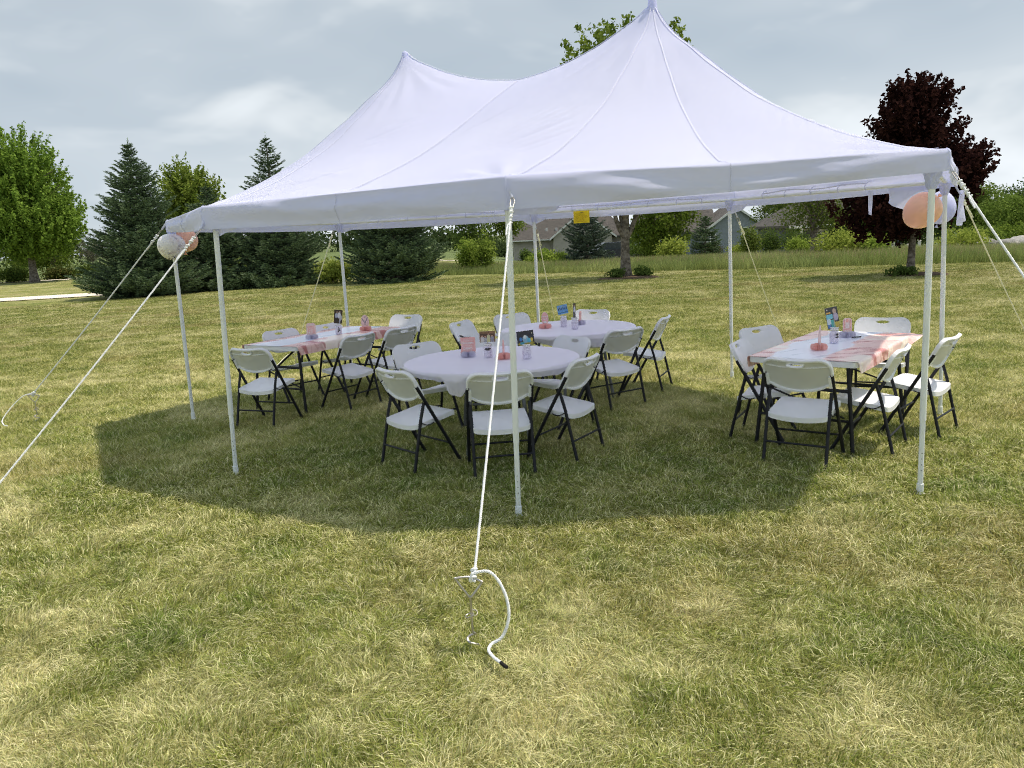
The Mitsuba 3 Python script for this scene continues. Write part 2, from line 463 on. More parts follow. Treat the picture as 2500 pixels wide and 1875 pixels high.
def grass_blades():
    """Turf blades: dense near by, fewer and wider farther off, leaning in swirls and tufts."""
    half = math.radians(41)
    rr = np.linspace(1.3, 33, 4000)
    dens = np.where(rr < 3.4, 20000, 20000 * (3.4 / rr) ** 1.8)
    cdf = np.cumsum(dens * rr)
    n = int(cdf[-1] * (rr[1] - rr[0]) * 2 * half)
    cdf = cdf / cdf[-1]
    r = np.interp(RNG.random(n), cdf, rr)
    az = RNG.uniform(-half, half, n)
    x, y = r * np.sin(az), r * np.cos(az)
    z = terrain(x, y)
    q = np.stack([x, y, 0 * x], -1)
    tuft = fbm(q * 7.0, 3, 61)
    swirl = fbm(q * 4.6, 2, 71) * 15.0 + 3.4 * (RNG.random(n) - 0.5)
    far = np.clip((r - 4) / 20, 0, 1)
    h = (0.016 + 0.043 * tuft + 0.018 * RNG.random(n)) * (1 - 0.2 * far)
    lean = np.clip(0.38 + 0.9 * fbm(q * 5.3, 2, 81) + 0.8 * (RNG.random(n) - 0.5), 0.1, 1.9)
    stray = (RNG.random(n) < 0.010) & (r < 7)
    h[stray] *= 1.2
    w = (0.0011 + 0.0011 * RNG.random(n)) * np.maximum(1, r / 3.2)
    d = np.stack([np.cos(swirl), np.sin(swirl)], -1)
    side_a = RNG.random(n) * 2 * np.pi
    # blades turn a flat side to one of all directions
    sd = np.stack([np.cos(side_a), np.sin(side_a), 0 * side_a], -1) * w[:, None]
    b = np.stack([x, y, z - 0.004], -1)
    mid = b + np.stack([d[:, 0] * h * lean * 0.35, d[:, 1] * h * lean * 0.35, h * 0.62], -1)
    tip = b + np.stack([d[:, 0] * h * lean * 1.05, d[:, 1] * h * lean * 1.05, h * np.clip(1.05 - 0.30 * lean, 0.45, 1)], -1)
    col = lawn_color(x, y)
    dryb = RNG.random(n)[:, None]
    straw, green = np.array([0.88, 0.85, 0.53]), np.array([0.16, 0.245, 0.045])
    t = RNG.random(n)[:, None]
    col = np.where(dryb < 0.26, col * 0.35 + straw * 0.65, np.where(dryb > 0.74, col * 0.45 + green * 0.55, col)) * (0.57 + 0.95 * t)
    calm = 0.62 * np.clip((r - 5) / 10, 0, 1)[:, None]          # farther off single blades merge into one even turf
    col = col * (1 - calm) + lawn_color(x, y) * 0.80 * calm
    col[stray] = np.array([0.90, 0.84, 0.52]) * (0.8 + 0.3 * t[stray])
    near = r < 6.5
    parts_v, parts_f, parts_c, at = [], [], [], 0
    m = near
    v = np.stack([b[m] - sd[m], b[m] + sd[m], mid[m] - sd[m] * 0.8, mid[m] + sd[m] * 0.8, tip[m]], 1)
    i = np.arange(m.sum())[:, None] * 5
    f = np.hstack([i, i + 1, i + 3, i, i + 3, i + 2, i + 2, i + 3, i + 4]).reshape(-1, 3)
    c = np.repeat(col[m][:, None], 5, 1)
    parts_v.append(v.reshape(-1, 3)); parts_f.append(f); parts_c.append(c.reshape(-1, 3)); at = len(parts_v[0])
    m = ~near
    v = np.stack([b[m] - sd[m], b[m] + sd[m], tip[m]], 1)
    i = np.arange(m.sum())[:, None] * 3 + at
    parts_v.append(v.reshape(-1, 3)); parts_f.append(np.hstack([i, i + 1, i + 2])); parts_c.append(np.repeat(col[m][:, None], 3, 1).reshape(-1, 3))
    return np.vstack(parts_v), np.vstack(parts_f), np.vstack(parts_c)


bv, bf, bc = grass_blades()
k = part(None, 'grass', (bv, bf), GRASS, False, color=bc, kind='stuff')
labels[k].update(label='tufted lawn grass, half green and half straw dry', category='grass')


def meadow():
    edge = np.array([(-27, 50), (-14, 42.5), (-2.2, 35.2), (6.8, 29.2), (15.7, 24.6), (32, 17.5)], float)
    L = np.r_[0, np.cumsum(np.linalg.norm(np.diff(edge, axis=0), axis=1))]
    n = 120000
    s = RNG.uniform(0, L[-1], n)
    x, y = np.interp(s, L, edge[:, 0]), np.interp(s, L, edge[:, 1])
    depth = RNG.random(n) ** 1.3 * 7.5 + 0.35 * noise(np.stack([s * 1.3, 0 * s, 0 * s], -1), 3)
    nrm = np.array([0.47, 0.88])
    x, y = x + nrm[0] * depth, y + nrm[1] * depth
    q = np.stack([x, y, 0 * x], -1)
    g = fbm(q * 0.45, 3, 17)
    h = (0.20 + 0.34 * g + 0.12 * RNG.random(n)) * np.clip(0.65 + depth * 0.35, 0, 1)
    a = fbm(q * 0.5, 2, 19) * 9 + RNG.random(n) * 1.6
    ln = h * (0.15 + 0.35 * RNG.random(n))
    z = terrain(x, y)
    b = np.stack([x, y, z], -1)
    tip = b + np.stack([np.cos(a) * ln, np.sin(a) * ln, h], -1)
    sa = RNG.random(n) * 6.28
    w = 0.010 + 0.012 * RNG.random(n)
    sd = np.stack([np.cos(sa), np.sin(sa) * 0.3, 0 * sa], -1) * w[:, None]
    tone = fbm(q * 0.35 + 4, 3, 29)[:, None]
    c = np.array([0.20, 0.29, 0.075]) * (1 - tone) + np.array([0.48, 0.51, 0.21]) * tone
    seed = (RNG.random(n) < 0.22) & (depth > 1.2)
    c = np.where(seed[:, None], np.array([0.52, 0.40, 0.27]), c) * (0.7 + 0.6 * RNG.random(n)[:, None])
    v = np.stack([b - sd, b + sd, tip], 1).reshape(-1, 3)
    f = np.arange(3 * n).reshape(-1, 3)
    return v, f, np.repeat(c, 3, 0)


mv, mf, mc = meadow()
k = part(None, 'meadow_grass', (mv, mf), GRASS, False, color=mc, kind='stuff')
labels[k].update(label='band of tall uncut meadow grass with tan seed heads along the lawn edge', category='tall grass')


def ribbon(pts, width, z):
    c = curve(pts, 60)
    t = unit(np.gradient(c, axis=0))
    n = np.stack([-t[:, 1], t[:, 0]], 1)
    rows = [c + n * width * s for s in (0.5, 0.17, -0.17, -0.5)]
    v = np.stack(rows, 1).reshape(-1, 2)
    v = np.column_stack([v, terrain(v[:, 0], v[:, 1]) + z])
    i, j = np.meshgrid(np.arange(len(c) - 1), np.arange(3), indexing='ij')
    a = (i * 4 + j).ravel()
    return v, np.vstack([np.stack([a, a + 1, a + 5], 1), np.stack([a, a + 5, a + 4], 1)])


part(None, 'driveway', ribbon([(-60, 30.6), (-40, 32.3), (-21.3, 33.9), (-16, 34.9), (-12.3, 36.6), (-9.6, 41), (-8.5, 50), (-8, 62)], 2.9, 0.03), CONCRETE, True, kind='structure', label='pale concrete driveway curving behind the spruces')
part(None, 'path', ribbon([(-70, 62), (-45, 60), (-33.5, 60.5), (-27, 62), (-18, 66)], 1.3, 0.03), CONCRETE, True, kind='structure', label='narrow pale path beyond the left lawn')
part(None, 'road', ribbon([(-6, 70), (0.5, 68), (9, 63), (16, 60), (26, 58)], 1.6, 0.03), CONCRETE, True, kind='structure', label='thin pale path crossing the far lawn')
# ------------------------------------------------------------------ the party tent
TC = np.array([0.1975, 7.0565])
TU = np.array([0.85773, -0.51410])
TN = np.array([0.51410, 0.85773])
LEGS = {'P1': (-2.06, 5.67), 'P2': (0.0, 4.46), 'P3': (2.37, 4.49), 'BR': (3.51, 6.39), 'B': (2.36, 8.41), 'B2': (0.36, 9.65), 'BL': (-1.95, 9.66), 'FL': (-3.16, 7.72)}
LEAN = {'P1': (.055, .02), 'P2': (.03, .0), 'P3': (-.01, .0), 'BR': (-.04, .015), 'B': (-.025, .0), 'B2': (0, 0), 'BL': (0, 0), 'FL': (.02, .0)}
ORDER = ['P1', 'P2', 'P3', 'BR', 'B', 'B2', 'BL', 'FL']
PEAK = {'A': TC - TU * 1.178, 'B': TC + TU * 1.178}
EAVE = {'P1': 1.880, 'P2': 1.890, 'P3': 1.915, 'BR': 1.905, 'B': 1.895, 'B2': 1.885, 'BL': 1.88, 'FL': 1.875}
PEAK_Z = 3.262
tops = {k: np.array(LEGS[k]) + np.array(LEAN[k]) for k in ORDER}


def rim_point(k):
    p = tops[k]
    return p + unit(p - TC) * (0.025 if k == 'FL' else 0.065)


rim = np.array([rim_point(k) for k in ORDER])
rimz = np.array([EAVE[k] for k in ORDER])
PROF_D = np.array([0, .05, .14, .25, .39, .57, .75, 1.0, 1.27, 1.52, 1.77, 2.05, 2.25, 2.40])
PROF_Z = np.array([3.262, 3.17, 3.045, 2.945, 2.845, 2.70, 2.575, 2.40, 2.255, 2.135, 2.03, 1.94, 1.885, 1.875])


def seam_z(d, L, ze):
    z = PchipInterpolator(PROF_D, PROF_Z)(np.minimum(d * 2.40 / L, 2.40))
    return 3.262 - (3.262 - z) * (3.262 - ze) / (3.262 - PROF_Z[-1])


def along(a, b, n):
    return np.asarray(a) + (np.asarray(b) - np.asarray(a)) * np.linspace(0, 1, n)[:, None]


mids = {(a, b): (rim[i] + rim[(i + 1) % 8]) / 2 for i, (a, b) in enumerate(zip(ORDER, ORDER[1:] + ORDER[:1]))}
SEAMS = []   # (start, end, z along it)
for pk, corners, edges in (('B', ['P2', 'P3', 'BR', 'B'], [('P2', 'P3'), ('P3', 'BR'), ('BR', 'B')]), ('A', ['B2', 'BL', 'FL', 'P1'], [('B2', 'BL'), ('BL', 'FL'), ('FL', 'P1')])):
    ends = [(rim[ORDER.index(c)], EAVE[c]) for c in corners] + [(mids[e], (EAVE[e[0]] + EAVE[e[1]]) / 2) for e in edges]
    for e, ze in ends:
        L = np.linalg.norm(e - PEAK[pk])
        p = along(PEAK[pk], e, 110)
        SEAMS.append((p, seam_z(np.linalg.norm(p - PEAK[pk], axis=1), L, ze)))
ridge = along(PEAK['A'], PEAK['B'], 90)
rd = np.abs(np.linalg.norm(ridge - PEAK['A'], axis=1))
rd = np.minimum(rd, rd[-1] - rd)
SEAMS.append((ridge, PchipInterpolator([0, .05, .12, .22, .51, .89, 1.19], [3.262, 3.21, 3.16, 3.11, 2.985, 2.885, 2.85])(rd)))
for e, ze in ((mids[('P1', 'P2')], (EAVE['P1'] + EAVE['P2']) / 2), (mids[('B', 'B2')], (EAVE['B'] + EAVE['B2']) / 2)):
    L = np.linalg.norm(e - TC)
    p = along(TC, e, 90)
    SEAMS.append((p, PchipInterpolator([0, .45, .91, 1.51, 2.04, 2.25, 2.39], [2.85, 2.64, 2.41, 2.14, ze + .075, ze + .015, ze])(np.linalg.norm(p - TC, axis=1) * 2.38 / L)))


def rim_sag(s):
    """The eave between two corners hangs a little: s runs 0..1."""
    return -0.004 * np.sin(np.pi * s) ** 2


def canopy_mesh():
    fixed_p, fixed_z = [], []
    for p, z in SEAMS:
        fixed_p.append(p); fixed_z.append(z)
    for i in range(8):
        p = along(rim[i], rim[(i + 1) % 8], 80)[:-1]
        s = np.linspace(0, 1, 80)[:-1]
        fixed_p.append(p); fixed_z.append(rimz[i] * (1 - s) + rimz[(i + 1) % 8] * s + rim_sag(s))
    fp, fz = np.vstack(fixed_p), np.concatenate(fixed_z)
    key = np.round(fp / 0.004).astype(int)
    _, idx = np.unique(key, axis=0, return_index=True)
    fp, fz = fp[idx], fz[idx]
    lo, hi = rim.min(0), rim.max(0)
    h = 0.022
    X, Y = np.meshgrid(np.arange(lo[0], hi[0], h), np.arange(lo[1], hi[1], h * 0.866))
    X = X + (np.arange(X.shape[0]) % 2)[:, None] * h / 2
    g = np.stack([X.ravel(), Y.ravel()], 1)
    inside = shapely.contains_xy(Polygon(rim).buffer(-0.012), g[:, 0], g[:, 1])
    g = g[inside]
    from scipy.spatial import cKDTree
    dist, _ = cKDTree(fp).query(g)
    g = g[dist > 0.012]
    P = np.vstack([fp, g])
    tri = Delaunay(P).simplices
    a, b, c = P[tri[:, 0]], P[tri[:, 1]], P[tri[:, 2]]
    area = (b[:, 0] - a[:, 0]) * (c[:, 1] - a[:, 1]) - (b[:, 1] - a[:, 1]) * (c[:, 0] - a[:, 0])
    tri = np.where(area[:, None] < 0, tri[:, ::-1], tri)[np.abs(area) > 1e-7]
    e = np.vstack([tri[:, [0, 1]], tri[:, [1, 2]], tri[:, [2, 0]]])
    n = len(P)
    # stretched cloth: cotangent membrane with the seams and the eave held
    q = P[tri]
    W = sp.csr_matrix((n, n))
    for i0, i1, i2 in ((0, 1, 2), (1, 2, 0), (2, 0, 1)):
        u, v = q[:, i0] - q[:, i2], q[:, i1] - q[:, i2]
        cot = np.clip((u * v).sum(1) / (np.abs(u[:, 0] * v[:, 1] - u[:, 1] * v[:, 0]) + 1e-12), 0.02, 6) * 0.5
        W = W + sp.csr_matrix((cot, (tri[:, i0], tri[:, i1])), (n, n)) + sp.csr_matrix((cot, (tri[:, i1], tri[:, i0])), (n, n))
    Lp = sp.diags(np.asarray(W.sum(1)).ravel()) - W
    nf = len(fp)
    z = np.concatenate([fz, np.zeros(n - nf)])
    z[nf:] = spl.spsolve(Lp[nf:, nf:].tocsc(), -Lp[nf:, :nf] @ fz)
    # pull wrinkles: fine creases running out from the corner seams and the middle of the panels
    q3 = np.column_stack([P, np.zeros(n)])
    wob = 0.010 * (fbm(q3 * 1.9, 3, 8) - 0.5) + 0.004 * (fbm(q3 * np.array([6.0, 6.0, 1]), 2, 18) - 0.5)
    edge_d = np.clip(cKDTree(fp).query(P)[0] / 0.16, 0, 1)
    z0_ = z.copy()
    z += wob * edge_d
    for i, k_ in enumerate(ORDER):               # tension folds fanning out of each corner
        d = P - rim[i]
        rr = np.linalg.norm(d, axis=1)
        inward = unit(TC - rim[i])
        th = np.arctan2(d[:, 0] * inward[1] - d[:, 1] * inward[0], d @ inward)
        z += 0.011 * np.exp(-((rr - .30) / .26) ** 2) * np.sin(th * 11 + i * 1.7 + 2.0 * noise(np.column_stack([th * 2, rr * 2, 0 * rr + i]), 6)) * edge_d
    for pk in 'AB':
        d = P - PEAK[pk]
        rr = np.linalg.norm(d, axis=1)
        th = np.arctan2(d[:, 1], d[:, 0])
        z += 0.006 * np.exp(-((rr - .45) / .30) ** 2) * np.sin(th * 17 + 4 * noise(np.column_stack([np.cos(th) * 2, np.sin(th) * 2, rr * 1.5]), 9)) * edge_d
    for (p0, L, ang, w, amp, fr) in (((0.22, 5.42), .62, math.radians(28), .30, .0046, 11), ((-2.1, 7.0), .60, math.radians(25), .28, .0022, 10), ((-0.1, 6.1), .6, math.radians(24), .22, .0026, 12),
                                     ((2.0, 5.25), .40, math.radians(75), .20, .004, 12), ((-0.9, 6.55), .5, math.radians(20), .2, .0022, 11), ((-1.35, 5.75), .5, math.radians(24), .2, .0018, 10)):
        d = P - np.array(p0)
        t, s = d @ np.array([math.cos(ang), math.sin(ang)]), d @ np.array([-math.sin(ang), math.cos(ang)])
        env = np.exp(-(t / L * 2) ** 2 - (s / w) ** 2)
        z += 2.8 * amp * env * edge_d * np.sin(s * fr * 2 * np.pi + 3 * noise(np.column_stack([t * 3, s * 6, 0 * t]), 4) + 1.2 * np.sin(t * 5)) * (0.4 + noise(np.column_stack([t * 2.5, s * 9, 0 * t]), 14))
    # the far end is drawn tight and stays smooth
    tight = np.clip(((P - TC) @ TU + 1.95) / 0.6, 0.08, 1)
    z = z0_ + (z - z0_) * tight
    # around the rim the cloth rolls over the eave tube
    return np.column_stack([P, z]), tri


tent = thing('party_tent', 'white two peaked frame tent on eight legs over the tables', 'tent')
cv, cf = canopy_mesh()
part(tent, 'canopy', (cv, cf), CANOPY, True, label='white fabric roof drawn up to two pointed peaks')
for sp_, sz in SEAMS:
    pts = np.column_stack([sp_, sz + 0.0045])[1:-1:2]
    t = unit(np.gradient(pts, axis=0))
    side = unit(np.cross(t, [0, 0, 1.0])) * 0.0052
    up = np.array([0, 0, 0.0022])
    v = np.stack([pts - side, pts - side * 0.6 + up, pts + side * 0.6 + up, pts + side], 1)
    n = len(pts)
    i, j = np.meshgrid(np.arange(n - 1), np.arange(3), indexing='ij')
    a = (i * 4 + j).ravel()
    part(tent, 'seam', (v.reshape(-1, 3), np.vstack([np.stack([a, a + 1, a + 5], 1), np.stack([a, a + 5, a + 4], 1)])), SEAM, True)
for pk in 'AB':
    part(tent, 'peak_cap', moved(lathe([(0.0, 0.045), (0.029, 0.042), (0.032, 0.0), (0.038, -0.05), (0.047, -0.085)] if pk == 'B' else [(0.0, 0.004), (0.020, 0.002), (0.026, -0.012), (0.034, -0.045), (0.044, -0.085)], 20), *PEAK[pk], PEAK_Z - 0.015), CANOPY, True)

# the valance: the roof rolled over the eave and hanging down, each side a part
DROPS = {'P1': .160, 'P2': .180, 'P3': .120, 'BR': .135, 'B': .16, 'B2': .15, 'BL': .15, 'FL': .110}


def valance(i):
    a, b = rim[i], rim[(i + 1) % 8]
    n = 120
    s = np.linspace(0, 1, n)
    base = along(a, b, n)
    out = np.array([b[1] - a[1], a[0] - b[0]])
    out = unit(out)
    drop = DROPS[ORDER[i]] * (1 - s) + DROPS[ORDER[(i + 1) % 8]] * s + 0.006 * np.sin(np.pi * s)
    rows = []
    ss = s * np.linalg.norm(b - a)
    m = 16
    for j in range(m + 1):
        t = j / m
        ang = min(t * 4, 1) * np.pi / 2
        roll = 0.022
        o = roll * np.sin(ang)
        zz = -roll * (1 - np.cos(ang)) - max(0, t - 0.25) / 0.75 * (drop - roll)
        q = np.column_stack([ss * 3.0 + 20 * i, np.full(n, t * 2.5), 0 * s])
        env = np.sin(np.pi * np.clip(s, 0.0, 1.0)) ** 0.4
        bulge = 0.036 * (fbm(q, 3, 40) - 0.45) * min(1, t * 2.5) + 0.011 * np.sin(2 * np.pi * (t * 1.25 + 0.9 * noise(np.column_stack([ss * 0.8 + 3 * i, 0 * s, 0 * s]), 46))) * min(1, t * 4) + 0.020 * np.sin(np.pi * min(1, t * 1.1)) * (fbm(np.column_stack([ss * 0.9 + 7 * i, t * 3.2 + ss * 0.7, 0 * s]), 2, 43) - 0.3) - 0.030 * max(0, t - 0.55) * (0.4 + fbm(q * 0.6, 2, 44))
        rows.append(np.column_stack([base + out * (o + bulge * env)[:, None], rimz[i] * (1 - s) + rimz[(i + 1) % 8] * s + rim_sag(s) + zz]))
    v = np.stack(rows, 0)
    jj, ii = np.meshgrid(np.arange(m), np.arange(n - 1), indexing='ij')
    k0 = (jj * n + ii).ravel()
    return v.reshape(-1, 3), np.vstack([np.stack([k0, k0 + n, k0 + n + 1], 1), np.stack([k0, k0 + n + 1, k0 + 1], 1)]), v


for i in range(8):
    v, f, grid = valance(i)
    part(tent, 'valance', (v, f), CANOPY, True)
    c = grid[:, 60] + np.append(unit(np.array([rim[(i + 1) % 8][1] - rim[i][1], rim[i][0] - rim[(i + 1) % 8][0]])) * 0.003, 0)
    part(tent, 'seam', tube(c[2:], 0.0026, 5), SEAM, True)
    # the gusset that closes the corner between two valances
    p, prv, nxt = rim[i], rim[i - 1], rim[(i + 1) % 8]
    o0, o1 = unit(np.array([p[1] - prv[1], prv[0] - p[0]])), unit(np.array([nxt[1] - p[1], p[0] - nxt[0]]))
    rows = []
    D = DROPS[ORDER[i]]
    for j in range(11):
        t = j / 10
        ang = min(t * 4, 1) * np.pi / 2
        zz = rimz[i] - 0.022 * (1 - np.cos(ang)) - max(0, t - 0.25) / 0.75 * (D - 0.022)
        rows.append([np.append(p + unit(o0 * (1 - w) + o1 * w) * (0.022 * np.sin(ang) + 0.006 * np.sin(np.pi * w) * np.sin(ang)), zz + 0.004 * np.sin(9 * w + 7 * t)) for w in np.linspace(0, 1, 7)])
    v = np.array(rows).reshape(-1, 3)
    jj, ii = np.meshgrid(np.arange(10), np.arange(6), indexing='ij')
    k0 = (jj * 7 + ii).ravel()
    part(tent, 'corner_gusset', (v, np.vstack([np.stack([k0, k0 + 7, k0 + 8], 1), np.stack([k0, k0 + 8, k0 + 1], 1)])), CANOPY, True)

TUBE_Z = 1.80
for i, kk in enumerate(ORDER):
    b, tp = np.array(LEGS[kk]), tops[kk]
    zb = float(terrain(*b)) - 0.005
    leg = part(tent, 'leg', join(tube([[*b, zb + 0.03], [*(b + (tp - b) * 0.22), 0.42]], 0.0152, 14), tube([[*(b + (tp - b) * 0.22), 0.40], [*tp, TUBE_Z]], 0.0182, 14)), POLE, 40)
    part(leg, 'foot_cap', moved(lathe([(0.0, 0.0), (0.026, 0.0), (0.026, 0.012), (0.020, 0.018), (0.019, 0.07), (0.0153, 0.072)], 16), *b, zb), POLE, 40)
    face = unit(np.array([-b[0], -b[1]]) + np.array([0.9, 0.1]))
    holes = [tube([[*(b + face * 0.0145), h], [*(b + face * 0.0165), h]], 0.0031, 8) for h in (0.10, 0.135, 0.17, 0.205)]
    part(leg, 'pin_holes', join(*holes), DARKHOLE, False)
    nk = ORDER[(i + 1) % 8]
    part(tent, 'eave_tube', tube(np.column_stack([along(tp, tops[nk], 12), TUBE_Z + 0.012 + 0 * np.arange(12)]), 0.0165, 10), POLE, 40)
    # cloth cuff gathered round the leg top, with a loose tail of fabric
    prof = []
    n0 = 28
    a = np.arange(n0) * 2 * np.pi / n0
    rows = []
    for t in np.linspace(0, 1, 9):
        r = 0.046 - 0.026 * t + 0.006 * np.sin(5 * a + 7 * t + i) * (1 - t * 0.4) + 0.004 * np.sin(9 * a - 5 * t)
        rows.append(np.column_stack([tp[0] + r * np.cos(a), tp[1] + r * np.sin(a), np.full(n0, 1.80 - 0.095 * t)]))
    v = np.vstack(rows)
    jj, ii = np.meshgrid(np.arange(8), np.arange(n0), indexing='ij')
    k0, k1 = (jj * n0 + ii).ravel(), (jj * n0 + (ii + 1) % n0).ravel()
    part(tent, 'leg_cuff', (v, np.vstack([np.stack([k0, k0 + n0, k1 + n0], 1), np.stack([k0, k1 + n0, k1], 1)])), CUFF, True)


def flap(p, d, length, drop0, drop1, key, z0=1.755, wav=0.008):
    n, m = 18, 9
    d = unit(np.array(d, float))
    o = np.array([d[1], -d[0]])
    rows = []
    for j in range(m):
        t = j / (m - 1)
        s = np.linspace(0, 1, n)
        dr_ = drop0 * (1 - s) ** 0.7 + drop1 * s
        off = wav * np.sin(s * 9 + t * 3 + key) * t
        q = np.asarray(p) + d * (s * length * (1 - 0.12 * t))[:, None] + o * off[:, None]
        rows.append(np.column_stack([q, z0 - t * dr_]))
    v = np.vstack(rows)
    jj, ii = np.meshgrid(np.arange(m - 1), np.arange(n - 1), indexing='ij')
    k0 = (jj * n + ii).ravel()
    return v, np.vstack([np.stack([k0, k0 + n, k0 + n + 1], 1), np.stack([k0, k0 + n + 1, k0 + 1], 1)])


def toward(a, b):
    return np.array(LEGS[b]) - np.array(LEGS[a])


for kk, nk, ln, d0, d1 in (('P1', 'P2', .26, .085, .01), ('P2', 'P3', .28, .075, .055), ('B2', 'B', .16, .07, .01), ('B2', 'BL', .14, .09, .01), ('B', 'BR', .22, .085, .03), ('BL', 'B2', .18, .06, .01)):
    part(tent, 'loose_flap', flap(tops[kk] + unit(toward(kk, nk)) * 0.02, toward(kk, nk), ln, d0, d1, len(kk)), CUFF, True)
part(tent, 'loose_flap', flap(np.array([3.245, 6.87]), (0.55, -0.85), .36, .12, .24, 3, 1.80, 0.03), CUFF, True, label='torn white end of the roof fabric hanging by the balloons')
part(tent, 'strap', flap(np.array([3.15, 7.03]), (0.55, -0.85), .040, .17, .19, 1, 1.79, 0.01), CUFF, True)
part(tent, 'loose_flap', flap(np.array([3.60, 6.36]), (0.2, 0.9), .11, .20, .26, 2, 1.74, 0.03), CUFF, True)
# elastic loops that hold the roof to the far eave tubes
for a, b, ts in (('B2', 'B', (.10, .22, .36, .62, .76, .88)), ('BR', 'B', (.30, .42, .55, .68, .80)), ('BL', 'B2', (.2, .35, .5, .65, .8)), ('FL', 'BL', (.3, .5, .7))):
    for t in ts:
        p = tops[a] + (tops[b] - tops[a]) * t
        n_ = unit(p - TC)
        part(tent, 'tie_loop', tube([np.append(p - n_ * .018, TUBE_Z - .006), np.append(p - n_ * .026, TUBE_Z + .03), np.append(p + n_ * .0, TUBE_Z + .062), np.append(p + n_ * .03, 1.87)], 0.0042, 6), SEAM, 40)
    p0, p1 = tops[a] + (tops[b] - tops[a]) * ts[0], tops[a] + (tops[b] - tops[a]) * ts[-1]
    pts = along(p0, p1, 26)
    n_ = unit(pts.mean(0) - TC)
    zz = TUBE_Z + 0.052 + 0.008 * np.sin(np.linspace(0, 11, 26))
    part(tent, 'edge_band', tube(np.column_stack([pts - n_ * 0.012, zz]), 0.006, 6), SEAM, 40)

# ------------------------------------------------------------------ balloons, yellow tag
def balloon(cx, cy, cz, r, axis, stretch=1.12):
    prof = []
    for t in np.linspace(0, np.pi, 22):
        w = np.sin(t) * (1 - 0.10 * np.cos(t))
        prof.append((r * w, r * stretch * np.cos(t)))
    body = lathe([(max(a, 1e-4), b) for a, b in prof], 32)
    knot = lathe([(0.001, -r * stretch - 0.002), (0.012, -r * stretch - 0.022), (0.016, -r * stretch - 0.030), (0.004, -r * stretch - 0.024)], 12)
    z = unit(np.array(axis, float))
    x = unit(np.cross(z, [0.3, 0.9, 0.1]))
    y = np.cross(z, x)
    M = np.stack([x, y, z], 1)
    for m in (body, knot):
        m.vertices = np.asarray(m.vertices) @ M.T + np.array([cx, cy, cz])
    return body, knot


BODY, KNOT = balloon(-3.135, 7.66, 1.628, .126, (-0.12, 0.0, -1), 0.97)
bl = thing('balloon', 'white marbled balloon hanging in front of the far left tent leg', 'balloon')
part(bl, 'skin', BODY, MARBLEBALLOON, True)
part(bl, 'knot', KNOT, MARBLEBALLOON, True)
spots = []
for s, az in ((0.86, 0.4), (0.80, 0.85), (0.82, 1.5), (0.88, 1.9), (0.80, 2.15), (0.93, 1.1), (0.94, 0.7), (0.95, 1.6), (0.90, 2.5)):
    q = np.array([math.cos(az + math.pi) * math.sqrt(1 - s * s), -abs(math.sin(az)) * math.sqrt(1 - s * s), -s])
    c = np.array([-3.135, 7.66, 1.628]) + q * 0.1275
    sph = trimesh.creation.icosphere(1, 0.0065)
    sph.vertices = np.asarray(sph.vertices) * [1, 1, .75] + c
    spots.append(sph)
part(bl, 'printed_dots', join(*spots), CHARCOAL, True)
for nm, args, lab in (('balloon', (-3.075, 7.86, 1.690, .115, (0.1, 0, 1), 1.0), 'peach balloon behind the white marbled one at the left leg'),
                      ('balloon', (3.165, 6.15, 1.595, .128, (-0.75, 0.0, -0.62), 1.13), 'large peach balloon tied at the right end of the tent')):
    bd, kn = balloon(*args)
    key = thing(nm, lab, 'balloon')
    part(key, 'skin', bd, PEACH, True)
    part(key, 'knot', kn, PEACH, True)
bd, kn = balloon(3.555, 6.62, 1.615, .118, (0.15, 0, 1), 1.12)
key = thing('balloon', 'plain white balloon half hidden by the right rear tent leg', 'balloon')
part(key, 'skin', bd, CUFF, True)
part(key, 'knot', kn, CUFF, True)

ty = unit(toward('B2', 'B'))
tag = thing('warning_tag', 'yellow printed tag hanging under the far edge of the tent', 'tag')
tag0 = tops['B2'] + ty * 0.655 + np.array([-ty[1], ty[0]]) * -0.06


def on_tag(x0, x1, z0, z1, off, th):
    b = rbox(x0, x1, -th, 0, z0, z1, th * 0.3)
    v = np.asarray(b.vertices)
    o = np.array([ty[1], -ty[0]])
    return trimesh.Trimesh(np.column_stack([tag0[0] + ty[0] * v[:, 0] + o[0] * (off - v[:, 1] - th), tag0[1] + ty[1] * v[:, 0] + o[1] * (off - v[:, 1] - th), v[:, 2]]), b.faces, process=False)


part(tag, 'sheet', on_tag(-.10, .10, 1.665, 1.80, 0.0, .004), YELLOW, False)
for i in range(9):
    z = 1.783 - i * 0.0125
    part(tag, 'text_line', on_tag(-.085 if i else -.02, (.06 + .025 * math.sin(i * 5.1)) if i else .03, z - .0022, z + .0022, 0.003, .002), YELLOWINK if i else CHARCOAL, False)

